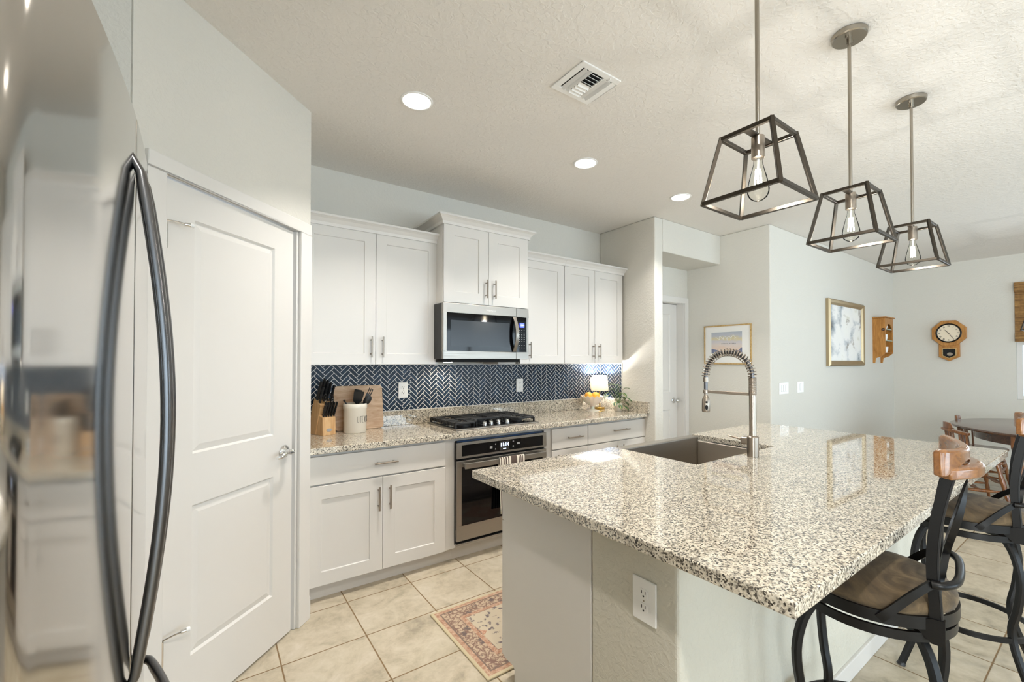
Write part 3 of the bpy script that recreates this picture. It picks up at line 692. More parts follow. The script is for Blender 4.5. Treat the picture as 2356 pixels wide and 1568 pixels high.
# ------------------------------------------------------------------ wall oven under the worktop
def oven():
    o = thing('oven', 'built-in stainless oven with black glass window, set under the cooktop', 'oven', (1.81, 3.1, .1))
    x0, x1, y = 1.42, 2.222, 2.783
    bm = new(); box(bm, 1.443, 2.209, y+.036, 3.37, .12, .850); part('housing', bm, M['dsteel'], o)
    bm = new(); box(bm, x0+.004, x1-.004, y+.028, y+.035, .118, .852); box(bm, x0-.002, x0+.004, y+.020, y+.038, .12, .842); part('rear_trim', bm, M['gap'], o)
    bm = new(); box(bm, x0+.01, x1-.03, y+.016, y+.032, .8425, .852); part('vent_strip', bm, M['blue'], o, label='dark blue strip above the control panel')
    z0, z1 = .728, .841
    bm = new(); box(bm, x0, x1, y, y+.03, z1-.019, z1); box(bm, x0, x1, y, y+.03, z0, z0+.015); box(bm, x0, x0+.038, y, y+.03, z0+.015, z1-.019); box(bm, x1-.036, x1, y, y+.03, z0+.015, z1-.019)
    part('control_frame', bm, M['steel'], o, bevel=.0015)
    bm = new(); box(bm, x0+.038, x1-.036, y+.002, y+.029, z0+.015, z1-.019); k = part('control_panel', bm, M['blackg'], o)
    bm = new(); box(bm, 1.776, 1.862, y+.0008, y+.0019, .747, .816); part('display', bm, M['slot'], k)
    text('display_digits', '11:14', .036, (1.819, y+.0004, .789), (1, 0, 0), (0, 0, 1), M['disp'], k, .0003, bold=.0006)
    bm = new(); box(bm, 1.806, 1.832, y+.0004, y+.0008, .757, .761); part('display_line', bm, M['disp'], k)
    for (xx, zz, ww, hh) in ((1.690, .780, .022, .016), (1.735, .800, .009, .009), (1.735, .764, .009, .009), (1.893, .805, .012, .009), (1.893, .768, .010, .012), (1.935, .786, .024, .014)):
        bm = new(); box(bm, xx, xx+ww, y+.0008, y+.0019, zz-hh/2, zz+hh/2); part('touch_key', bm, M['print'], k)
    z0, z1 = .150, .712
    bm = new(); box(bm, x0, x1, y, y+.028, z0, .255); box(bm, x0, x1, y, y+.028, .668, z1); box(bm, x0, x0+.038, y, y+.028, .255, .668); box(bm, x1-.038, x1, y, y+.028, .255, .668)
    d = part('door', bm, M['steel'], o, bevel=.002)
    bm = new(); box(bm, x0+.038, x1-.038, y+.002, y+.027, .255, .668); part('window', bm, M['blackg'], d)
    bm = new(); box(bm, x0+.038, x1-.038, y-.052, y-.040, .662, .702); 
    for xx in (x0+.045, x1-.065): box(bm, xx, xx+.02, y-.041, y, .668, .696)
    part('handle', bm, M['steel'], d, bevel=.004)
    bm = new(); box(bm, x0-.003, x1+.003, y+.002, y+.034, .119, .132); part('bottom_trim', bm, M['steel'], o, bevel=.003)
    # striped towel over the handle
    t_ = [('w', .006), ('d', .010), ('w', .011), ('d', .011), ('w', .010), ('d', .011), ('w', .011), ('d', .010), ('w', .016), ('d', .055), ('w', .015), ('d', .008), ('w', .008), ('d', .009), ('w', .007), ('d', .008), ('w', .014)]
    bm = new(); yb = y-.046; x = 1.743
    def sec(x):
        wv = .002*sin(x*60); ripple = lambda z: .004*sin(x*45+z*9)*(1 if z < .6 else .2)
        pts = [(yb-.011+ripple(z)-.012*(.69-z), z) for z in [.30+.04*i for i in range(10)]]
        pts += [(yb-.0095, .695), (yb-.004, .7055), (yb+.004, .7055), (yb+.0095, .695)]+[(yb+.010+.3*ripple(z), z) for z in [.68-.05*i for i in range(5)]]
        return pts
    ncol = 0
    for kind, wd in t_:
        for s in range(2):
            xa, xb = x+wd*s/2, x+wd*(s+1)/2
            A, B = sec(xa), sec(xb)
            for i in range(len(A)-1):
                bm.faces.new([bm.verts.new((xa, *A[i])), bm.verts.new((xb, *B[i])), bm.verts.new((xb, *B[i+1])), bm.verts.new((xa, *A[i+1]))]).material_index = 0 if kind == 'w' else 1
        x += wd
    tw = tag(part('dish_towel', bm, [M['stripew'], M['striped']], None, smooth=60), 'cream and brown striped dish towel folded over the oven door handle', 'towel')
    sm = tw.modifiers.new('thick', 'SOLIDIFY'); sm.thickness = .002; sm.offset = 1
oven()

# ------------------------------------------------------------------ gas cooktop
def cooktop():
    x0, x1, y0, y1, z = 1.447, 2.207, 2.848, 3.362, .9145
    o = thing('cooktop', 'stainless gas cooktop with black cast iron grates set in the worktop', 'cooktop', (1.827, 3.1, z))
    bm = new(); box(bm, x0, x1, y0, y1, z, z+.010); part('tray', bm, M['steel'], o, bevel=.004)
    bm = new(); box(bm, x0+.02, x1-.02, y0+.028, y1-.02, z+.0102, z+.013); part('burner_pan', bm, M['blackg'], o)
    for (bx, by, r) in ((1.58, 2.99, .045), (1.58, 3.23, .035), (1.827, 3.20, .055), (2.075, 2.99, .035), (2.075, 3.23, .045)):
        bm = new(); lathe(bm, [(0, 0), (r*1.2, 0), (r*1.2, .008), (r, .010), (r, .020), (r*.8, .026), (0, .026)], (bx, by, z+.0131), 24); part('burner', bm, M['castiron'], o, smooth=40)
    zt = z+.044
    for (a, b_, ya, nf) in ((x0+.022, 1.693, y0+.055, 'L'), (1.697, 1.957, 3.04, 'C'), (1.961, x1-.022, y0+.055, 'R')):
        bm = new(); yb = y1-.026; s = .010
        def rod(p, q, h=.014, wdt=.010): bar(bm, V((*p, zt)), V((*q, zt)), h, wdt, (0, 0, 1))
        if nf == 'L': loop = [(a, ya), (b_-.07, ya), (b_, ya+.09), (b_, yb), (a, yb)]
        elif nf == 'R': loop = [(a, ya+.09), (a+.07, ya), (b_, ya), (b_, yb), (a, yb)]
        else: loop = [(a, ya), (b_, ya), (b_, yb), (a, yb)]
        for i in range(len(loop)): rod(loop[i], loop[(i+1) % len(loop)])
        n = 8
        for i in range(n):
            yy = ya+.025+(yb-ya-.05)*i/(n-1); xa, xb = a, b_
            if nf == 'L' and yy < ya+.09: xb = b_-.07+.07*(yy-ya)/.09
            if nf == 'R' and yy < ya+.09: xa = a+.07-.07*(yy-ya)/.09
            rod((xa, yy), (xa+(xb-xa)*.40, yy)); rod((xa+(xb-xa)*.60, yy), (xb, yy))
            if nf in 'LR':
                e = a if nf == 'L' else b_
                box(bm, e-.008, e+.008, yy-.0115, yy+.0115, zt-.018, zt+.009)
        rod((a, (ya+yb)/2), (b_, (ya+yb)/2))
        for p in ((a, ya if nf != 'R' else ya+.09), (b_, ya if nf != 'L' else ya+.09), (a, yb), (b_, yb)): box(bm, p[0]-.007, p[0]+.007, p[1]-.007, p[1]+.007, z+.0105, zt)
        part('grate', bm, M['castiron'], o, bevel=.002, seg=1)
    for (kx, ky) in ((1.715, 2.905), (1.785, 2.925), (1.862, 2.938), (1.925, 2.905)):
        bm = new(); lathe(bm, [(0, 0), (.020, 0), (.020, .004), (.016, .006), (.0155, .026), (.013, .029), (0, .029)], (kx, ky, z+.0131), 24)
        box(bm, kx-.004, kx+.004, ky-.016, ky+.016, z+.041, z+.048); part('knob', bm, M['chrome'], o, smooth=40)
cooktop()

# ------------------------------------------------------------------ things on the worktop
def knife_block():
    rz = radians(18); o = thing('knife_block', 'pale wooden knife block at the left end of the worktop beside the utensil crock', 'knife block', (.622, 3.185, .9145), rz=rz)
    T = Matrix.Translation((.622, 3.185, .9145)) @ Matrix.Rotation(rz, 4, 'Z')
    f = lambda u, v, w_: T @ V((w_, -u, v))       # u forward, v up, w along the front face
    bm = new(); prism(bm, [(0, 0), (-.004, .122), (-.046, .134), (-.088, 0)], f, (.004, .097)); part('front_step', bm, M['block'], o, bevel=.002)
    bm = new(); prism(bm, [(-.0885, 0), (-.0465, .135), (-.022, .205), (-.105, .246), (-.140, .17), (-.168, 0)], f, (0, .101)); part('main_block', bm, M['block'], o, bevel=.002)
    bm = new(); lathe(bm, [(0, 0), (.017, 0), (.017, .002), (0, .002)], T @ V((.050, 0, .036)), 24, f=lambda x, y, z: T.to_3x3() @ V((x*1.15, -z, y*.62))); part('badge', bm, M['print'], o)
    ax = V((.0, -.42, .91)).normalized()          # direction the handles point: up and to the front
    def knife(label, wx, u, v, L, r, name='kitchen_knife', group='knives in the block'):
        base = T @ V((wx, -u, v)); a = (T.to_3x3() @ ax); k = thing(name, label, 'knife', base, group)
        bm = new(); side = T.to_3x3() @ V((1, 0, 0)); n = 8
        pts = [base+a*(L*i/n) for i in range(n+1)]; sc = [.85, .82, .95, 1.05, 1.05, .98, .95, 1.02, .8]
        sweep(bm, pts, [(r*1.5*x, r*.8*y) for x, y in circ(1, 10)], upv=(a.cross(side)), scale=sc)
        h = part('handle', bm, M['rubber'], k, smooth=50)
        bm = new(); fr = a.cross(side)
        for q in (.2, .5, .8):
            cyl(bm, base+a*L*q-side*r*.84, base+a*L*q+side*r*.84, .0022, n=8)
        part('rivet', bm, M['chrome'], h)
        bm = new(); cyl(bm, base-a*.028, base+a*.004, r*.75, n=10); part('bolster', bm, M['chrome'], k, smooth=40); return k
    S = ['leftmost', 'second', 'third', 'fourth', 'rightmost']
    for i in range(5): knife('black-handled steak knife, %s of the five in the front step of the knife block' % S[i], .014+i*.0185, -.012-.0, .1285, .105, .0068, 'steak_knife', 'steak knives in the front step')
    for i in range(4): knife('black-handled steak knife in the rear slot row of the front step, %s from the left' % ['first', 'second', 'third', 'fourth'][i], .022+i*.0185, -.034, .134, .10, .0065, 'steak_knife', 'steak knives in the front step')
    big = [(.012, -.090, .241, .135, .0105), (.034, -.094, .243, .150, .011), (.058, -.092, .242, .140, .0105), (.082, -.090, .241, .125, .010),
           (.009, -.050, .221, .120, .008), (.089, -.058, .225, .125, .008)]
    D = ['tall black chef knife handle at the back left of the knife block', 'tallest black knife handle in the back row of the knife block', 'third black handle in the back row of the knife block', 'back right black handle in the knife block',
         'shorter black handle in the middle row at the left of the knife block', 'black handle in the middle row of the knife block, right of the scissors']
    for q, d in zip(big, D): knife(d, *q)
    s = thing('kitchen_scissors', 'black-handled kitchen scissors in the middle of the knife block', 'scissors', T @ V((.045, .04, .214)))
    a = T.to_3x3() @ ax; side = T.to_3x3() @ V((1, 0, 0)); c = T @ V((.045, .042, .216))
    for sg in (-1, 1):
        bm = new(); ce = c+a*.044+side*sg*.0155
        tube(bm, [ce+a*.026*cos(2*pi*i/18)+side*.0105*sin(2*pi*i/18) for i in range(18)], .0048, 8, closed=True); part('loop_handle', bm, M['rubber'], s, smooth=60)
    bm = new(); cyl(bm, c-a*.02, c+a*.022, .006, n=10); part('blade_neck', bm, M['chrome'], s, smooth=40)
knife_block()

def utensil_crock():
    cx, cy, r, z0, z1 = .850, 3.244, .079, .9145, 1.118
    o = thing('utensil_crock', 'cream ceramic crock with tall thin lettering beside the knife block', 'crock', (cx, cy, z0))
    bm = new(); lathe(bm, [(0, 0), (r*.94, 0), (r*.98, .004), (r*.985, .165), (r*1.03, .170), (r*1.035, .199), (r*1.0, .2035), (r*.93, .2035), (r*.92, .02), (0, .02)], (cx, cy, z0), 40); part('pot', bm, M['ceramic'], o, smooth=40)
    # lettering, drawn as thin strokes bent round the pot
    G = {'U': [[(0, 1), (0, .15), (.3, 0), (.6, .15), (.6, 1)]], 'T': [[(0, 1), (.8, 1)], [(.4, 1), (.4, 0)]], 'E': [[(.6, 1), (0, 1), (0, 0), (.6, 0)], [(0, .52), (.5, .52)]],
         'N': [[(0, 0), (0, 1), (.6, 0), (.6, 1)]], 'S': [[(.6, .85), (.3, 1), (0, .8), (.1, .58), (.55, .42), (.6, .18), (.3, 0), (0, .14)]], 'I': [[(.0, 0), (.0, 1)]], 'L': [[(0, 1), (0, 0), (.5, 0)]]}
    bm = new(); s0 = -.004; hh, ww = .044, .016; zb = z0+.072; a0 = radians(-90)
    for ch in 'UTENSILS':
        for st in G[ch]:
            pts = []
            for (p, q) in zip(st, st[1:]):
                for k in range(4): pts.append((p[0]+(q[0]-p[0])*k/4, p[1]+(q[1]-p[1])*k/4))
            pts.append(st[-1])
            tube(bm, [(cx+(r*.99)*cos(a0+(s0+x*ww)/r), cy+(r*.99)*sin(a0+(s0+x*ww)/r), zb+y*hh) for x, y in pts], .0009, 6)
        s0 += ww*(.35 if ch == 'I' else .92)+.0035
    part('lettering', bm, M['ink'], o)
    def utensil(name, label, ang, tilt, L, head):
        """stick leaning on the rim; head(bm, tip, along, side)"""
        d = V((cos(ang), sin(ang), 0)); base = V((cx, cy, z0+.024))-d*.045; top = V((cx, cy, z1))+d*tilt
        a = (top-base).normalized(); tip = base+a*L; side = a.cross(V((0, -1, 0))).normalized()
        u = thing(name, label, 'utensil', base, 'cooking utensils in the crock')
        bm = new(); cyl(bm, base, tip, .0055, .005, 10); part('handle', bm, M['rubber'], u, smooth=40)
        bm = new(); head(bm, tip, a, side); part('head', bm, M['rubber'], u, smooth=40)
    def slab(wd, ln, th=.004, tap=.85):
        def h(bm, t_, a, s): sweep(bm, [t_-a*.008, t_+a*.012, t_+a*ln*.9, t_+a*ln], rect(th, wd), upv=a.cross(s), scale=[.3, tap, 1, .92])
        return h
    def spoon(bm, t_, a, s): 
        n = a.cross(s); lathe(bm, [(0, -.004), (.6, -.003), (1, .004), (.92, .006), (.5, .0), (0, -.001)], t_+a*.032, 18, f=lambda x, y, z: s*x*.026+a*y*.038+n*z*1.6)
    def fork(bm, t_, a, s):
        n = a.cross(s); sweep(bm, [t_-a*.005, t_+a*.02, t_+a*.045], rect(.004, .034), upv=n, scale=[.35, .9, 1])
        for q in (-.013, 0, .013): tube(bm, smoothpath([t_+a*.043+s*q, t_+a*.07+s*q+n*.004, t_+a*.09+s*q+n*.016], 4), .0035, 6)
    utensil('spatula', 'wide black spatula at the front of the utensil crock', radians(-78), .026, .200, slab(.070, .085))
    utensil('turner', 'black turner behind the wide spatula, leaning back in the crock', radians(62), .050, .225, slab(.058, .080))
    utensil('pasta_fork', 'black pasta fork with curved prongs, tallest in the utensil crock', radians(8), .064, .235, fork)
    utensil('serving_spoon', 'black spoon leaning right in the utensil crock', radians(-30), .072, .205, spoon)
    utensil('ladle', 'black short handle poking out at the left side of the crock', radians(185), .062, .235, lambda bm, t_, a, s: ball(bm, t_, .008))
utensil_crock()
bm = new(); T = Matrix.Translation((0, 3.333, .9152)) @ Matrix.Rotation(radians(-9.3), 4, 'X'); rr = .03
poly = []
for cx_, cz, a0 in ((1.085-rr, rr, -90), (1.085-rr, .325-rr, 0), (.735+rr, .325-rr, 90), (.735+rr, rr, 180)):
    for i in range(7): a = radians(a0+i*15); poly.append((cx_+rr*cos(a), cz+rr*sin(a)))
prism(bm, poly, lambda u, v, w_: T @ V((u, w_, v)), .018)
tag(part('cutting_board', bm, M['board'], None, bevel=.003), 'large rounded wooden cutting board leaning on the navy tiles behind the crock', 'cutting board')

def fruit_bowl():
    c = (3.185, 3.235, .9145)
    o = thing('pedestal_bowl', 'scalloped milk glass pedestal bowl holding oranges near the lamp', 'bowl', c)
    bm = new(); n = 96; prof = [(.072, 0), (.072, .004), (.05, .009), (.022, .018), (.018, .036), (.026, .048), (.070, .075), (.105, .115), (.122, .148), (.118, .148), (.098, .115), (.06, .082), (0, .07)]
    rings = []
    for i, (r, z) in enumerate(prof):
        if r == 0: rings.append([bm.verts.new((c[0], c[1], c[2]+z))]); continue
        rings.append([bm.verts.new((c[0]+r*cos(2*pi*k/n), c[1]+r*sin(2*pi*k/n), c[2]+z+(.008*cos(2*pi*k/n*16) if i in (8, 9) else 0))) for k in range(n)])
    for A, B in zip(rings, rings[1:]):
        for k in range(n):
            j = (k+1) % n
            bm.faces.new([A[k], A[j], B[0]] if len(B) == 1 else [A[k], A[j], B[j], B[k]])
    bm.faces.new(rings[0][::-1])
    part('glass_bowl', bm, M['milk'], o, smooth=50)
    for (dx, dy, dz, r, lb) in ((-.058, -.004, .152, .041, 'left orange in the scalloped bowl'), (.018, -.030, .150, .040, 'middle orange in the front of the scalloped bowl'), (.060, .020, .150, .037, 'right orange in the scalloped bowl, nearest the lamp')):
        bm = new(); ball(bm, (0, 0, 0), r, sz=.95); q = part('orange', bm, M['orange'], None, smooth=60); q.location = (c[0]+dx, c[1]+dy, c[2]+dz)
        bm = new(); ball(bm, (0, 0, r*.95), .004, n=8); part('stem_scar', bm, M['stem'], q, local=True); tag(q, lb, 'orange', 'oranges in the bowl')
fruit_bowl()
def table_lamp():
    c = V((3.345, 3.29, .9145)); o = thing('table_lamp', 'small lit brass table lamp with white drum shade in the corner', 'lamp', c)
    bm = new(); lathe(bm, [(0, 0), (.050, 0), (.052, .004), (.052, .018), (.048, .022), (.008, .024), (.0065, .028), (.0065, .225), (.012, .228), (.012, .25), (0, .25)], c, 28); part('stand', bm, M['brass'], o, smooth=40)
    bm = new(); lathe(bm, [(.092, .196), (.080, .352)], c, 40, cap=False); lathe(bm, [(.0905, .196), (.0785, .352)], c, 40, cap=False); part('lamp_shade', bm, M['lshade'], o, smooth=60)
    bm = new(); 
    for k in range(3): a = k*2*pi/3; cyl(bm, c+V((0, 0, .228)), c+V((.0885*cos(a), .0885*sin(a), .215)), .0015, n=6)
    part('shade_ring', bm, M['brass'], o)
    bm = new(); ball(bm, c+V((0, 0, .283)), .022, sz=1.2); part('bulb', bm, emit('lamp_bulb', '#fff4e2', 30), o, smooth=60)
    light('table_lamp_light', 'POINT', c+V((0, 0, .315)), 24.0, (1, .97, .92), radius=.02)
table_lamp()
def plant():
    c = V((3.366, 3.055, .9145)); o = thing('potted_plant', 'small potted plant with dark striped leaves in a pale pot beside the lamp', 'plant', c)
    bm = new(); lathe(bm, [(0, 0), (.034, 0), (.036, .003), (.045, .078), (.045, .082), (.041, .082), (.038, .066), (0, .066)], c, 28); part('pot', bm, M['pot'], o, smooth=40)
    bm = new(); lathe(bm, [(0, .0665), (.037, .0665), (.034, .071), (0, .073)], c, 20); part('soil', bm, M['soil'], o)
    rnd = random.Random(5)
    spec = [(-1.2, .085, .05), (-.45, .10, .005), (-2.6, .10, .01), (-1.75, .075, .10), (.3, .085, .09), (1.4, .07, .12), (2.4, .09, .10), (3.0, .11, .08), (-2.1, .04, .16), (-.7, .06, .14), (.9, .05, .17), (-3.0, .07, .135), (-1.35, .062, -.035), (-2.15, .066, -.02), (-.15, .09, .055), (2.0, .035, .175)]
    for k, (an, r, dz) in enumerate(spec):
        d = V((cos(an), sin(an), 0)); p0 = c+V((0, 0, .07)); tip = c+d*r+V((0, 0, .085+dz)); mid = p0.lerp(tip, .5)+V((0, 0, .035))
        if tip.x > 3.41: tip.x = 3.41
        bm = new(); tube(bm, smoothpath([p0+d*.008, mid, tip], 4), .0016, 6); part('stem', bm, M['stem'], o, smooth=60)
        # a leaf: grid with a mid fold, drooping outward
        bm = new(); uvl = bm.loops.layers.uv.new('UVMap'); L, Wd = .070, .050; nx, ny = 7, 5; dn = V((d.x, d.y, -.35 if dz < .12 else .25)).normalized(); sd = dn.cross(V((0, 0, 1))).normalized(); nn = sd.cross(dn)
        g = [[None]*ny for _ in range(nx)]
        for i in range(nx):
            s = i/(nx-1); wv = Wd*sin(pi*min(1, s*.97+.02))**.75*(1-.25*s)
            for j in range(ny):
                q = (j/(ny-1)-.5); co = tip+dn*(L*s)+sd*(wv*q)+nn*(abs(q)*.012-.018*s*s)
                if co.x > 3.440: co.x = 3.440
                g[i][j] = (bm.verts.new(co), (j/(ny-1), s))
        for i in range(nx-1):
            for j in range(ny-1):
                fc = [g[i][j], g[i+1][j], g[i+1][j+1], g[i][j+1]]
                try: F_ = bm.faces.new([v for v, _ in fc])
                except ValueError: continue
                for lp, (_, uv) in zip(F_.loops, fc): lp[uvl].uv = uv
        me = bpy.data.meshes.new('leaf'); bm.to_mesh(me); bm.free(); me.materials.append(M['leaf']); me.polygons.foreach_set('use_smooth', [True]*len(me.polygons))
        lo = bpy.data.objects.new('leaf', me); link(lo, o); sm = lo.modifiers.new('thick', 'SOLIDIFY'); sm.thickness = .0008
plant()

# ================================================================== island
IX0, IX1, IY0, IY1 = .992, 3.667, .415, 1.796
SX0, SX1, SY0 = 1.932, 2.722, 1.249
bm = new(); prism(bm, [(IX0, IY0), (IX1, IY0), (IX1, IY1), (SX1, IY1), (SX1, SY0), (SX0, SY0), (SX0, IY1), (IX0, IY1)], lambda u, v, w_: V((u, v, w_)), (.8775, .914))
tag(part('island_worktop', bm, M['granite'], None, bevel=.004), 'large speckled granite island top with the sink cut into its far side', 'countertop')
def island():
    bm = new(); box(bm, 1.08, 3.56, .757, 1.106, 0, .8765); struct('wall_island', bm, plaster('island_drywall', '#d0ccbf', .3, 50), bevel=.012, seg=3)
    bm = new(); box(bm, 1.10, 3.56, .744, .757, 0, .082); box(bm, 3.56, 3.573, .757, 1.10, 0, .082); struct('baseboard_island', bm, M['trim'], bevel=.004)
    o = thing('island_cabinet', 'white cabinet base of the island with a notched toe kick end panel', 'cabinet', (2.3, 1.4, 0), 'base cabinets')
    bm = new(); prism(bm, [(1.107, 0), (1.575, 0), (1.575, .085), (1.585, .098), (1.655, .100), (1.655, .8765), (1.107, .8765)], lambda u, v, w_: V((w_, u, v)), (1.08, 1.10)); part('end_panel', bm, M['cab'], o, bevel=.0015)
    bm = new(); box(bm, 1.1005, 1.912, 1.107, 1.652, .10, .8765); box(bm, 1.912, 2.742, 1.107, 1.64, .10, .655); box(bm, 2.742, 3.56, 1.107, 1.652, .10, .8765); part('carcass', bm, M['cab'], o)
    bm = new(); box(bm, 1.1005, 3.54, 1.555, 1.573, 0, .0995); part('toe_kick', bm, M['toe'], o)
    fy = lambda u, v, w_: V((-u, 1.6755+w_, v))
    for (a, b_) in ((1.083, 1.495), (1.50, 1.905), (2.75, 3.15), (3.155, 3.555)):
        bm = new(); panelled(bm, fy, -b_, -a, .705, .868, .019, [(-b_+.06, -a-.06, .745, .828)], .002, .006); part('drawer', bm, M['cab'], o)
        bm = new(); panelled(bm, fy, -b_, -a, .104, .700, .019, [(-b_+.075, -a-.075, .179, .625)], .002, .008); part('door', bm, M['cab'], o)
    for (a, b_) in ((1.915, 2.325), (2.33, 2.74)):
        bm = new(); panelled(bm, fy, -b_, -a, .104, .645, .019, [(-b_+.075, -a-.075, .179, .57)], .002, .008); part('door', bm, M['cab'], o)
island()
def sink():
    o = thing('sink', 'apron-front stainless kitchen sink set into the island top', 'sink', (2.327, 1.5, .66))
    x0, x1, y0, y1, zb, zt = 1.936, 2.718, 1.253, 1.812, .665, .906
    bm = new(); t_ = .012; zr = .8755
    # outer shell and inner basin, apron wall stands up to the rim
    box(bm, x0, x1, y0, y0+t_, zb, zr); box(bm, x0, x0+t_, y0+t_, y1-.07, zb, zr); box(bm, x1-t_, x1, y0+t_, y1-.07, zb, zr); box(bm, x0+t_, x1-t_, y0+t_, y1-.07, zb, zb+t_)
    part('basin', bm, M['sinkst'], o, bevel=.004)
    bm = new(); box(bm, x0, x1, y1-.0695, y1, zb, zt); part('apron', bm, M['steel'], o, bevel=.008, seg=3)
    bm = new(); lathe(bm, [(0, 0), (.045, 0), (.045, .004), (.03, .001), (0, .001)], (2.327, 1.42, zb+t_+.0005), 24); part('drain', bm, M['chrome'], o, smooth=40)
sink()
def faucet():
    fx, fy, z0 = 2.335, 1.178, .9145
    o = thing('faucet', 'tall brushed nickel spring faucet standing behind the island sink', 'faucet', (fx, fy, z0))
    P = lambda y, z, x=0: V((fx+x, y, z))
    bm = new(); lathe(bm, [(0, 0), (.0285, 0), (.0285, .103), (.024, .108), (.0185, .109)], (fx, fy, z0), 28); part('base', bm, M['nickel'], o, smooth=40)
    bm = new(); cyl(bm, P(fy, 1.023), P(fy, 1.238), .0175, n=24); part('column', bm, M['nickel'], o, smooth=40)
    bm = new(); box(bm, fx-.016, fx+.016, fy+.020, fy+.062, .972, 1.012); a = part('valve', bm, M['nickel'], o, bevel=.008, seg=3)
    bm = new(); cyl(bm, P(fy+.058, .996), P(fy+.135, 1.006), .0055, .0045, 12); part('lever', bm, M['nickel'], a, smooth=40)
    # arch
    y1 = 1.447; r = (y1-fy)/2; zc = 1.485-.018-r
    arch = [P(fy, 1.238+(zc-1.238)*i/10) for i in range(11)]+[P(fy+r-r*cos(pi*i/30), zc+r*sin(pi*i/30)) for i in range(1, 30)]+[P(y1, zc-(zc-1.305)*i/6) for i in range(7)]
    bm = new(); tube(bm, arch+[P(y1, 1.22)], .0105, 14); part('hose', bm, M['dsteel'], o, smooth=60)
    T, N = frames(arch); S = [0]
    for p, q in zip(arch, arch[1:]): S.append(S[-1]+(q-p).length)
    tot = S[-1]
    def at(s):
        i = max(0, min(len(S)-2, next((k for k in range(len(S)-1) if S[k+1] >= s), len(S)-2))); f = (s-S[i])/(S[i+1]-S[i])
        return arch[i].lerp(arch[i+1], f), T[i].lerp(T[i+1], f).normalized(), N[i].lerp(N[i+1], f).normalized()
    def coil(s0, s1, turns, R, w_):
        bm = new(); k = int(turns*14); pts = []
        for i in range(k+1):
            p, t_, n_ = at(s0+(s1-s0)*i/k); a = 2*pi*turns*i/k; pts.append(p+(n_*cos(a)+t_.cross(n_)*sin(a))*R)
        tube(bm, pts, w_, 6); return bm
    part('tight_spring', coil(0, .092, 17, .0175, .0027), M['nickel'], o, smooth=60)
    part('spring', coil(.092, tot-.022, 27, .0205, .0026), M['nickel'], o, smooth=60)
    bm = new(); cyl(bm, P(y1, 1.298), P(y1, 1.325), .0155, n=20); part('spring_collar', bm, M['nickel'], o, smooth=40)
    bm = new(); box(bm, fx-.006, fx+.006, fy+.0176, y1-.012, 1.234, 1.250); lathe(bm, [(.011, -.010), (.0165, -.010), (.0165, .010), (.011, .010), (.011, -.010)], P(y1, 1.242), 24, cap=False); part('docking_arm', bm, M['nickel'], o, bevel=.002)
    bm = new(); lathe(bm, [(0, 0), (.0205, .003), (.0225, .012), (.0215, .075), (.014, .092), (.0105, .098), (.0105, .112), (0, .112)], P(y1, 1.122), 24); h = part('spray_head', bm, M['nickel'], o, smooth=40)
    d = V((-cos(YAW)*.9, -sin(YAW)*.9, 0)); d = V((-.75, -.66, 0)).normalized(); s = V((-d.y, d.x, 0)); c = P(y1, 1.122)+d*.0195
    bm = new(); prism(bm, [(.0075*cos(a*pi/8), .0145*sin(a*pi/8)+.030) for a in range(16)], lambda u, v, w_: c+s*u+V((0, 0, v))+d*w_, (0, .004)); part('spray_button', bm, M['gap'], h)
    bm = new(); prism(bm, [(.0065*cos(a*pi/8), .0065*sin(a*pi/8)+.060) for a in range(16)], lambda u, v, w_: c+s*u+V((0, 0, v))+d*w_, (0, .004)); part('spray_button', bm, M['gap'], h)
faucet()

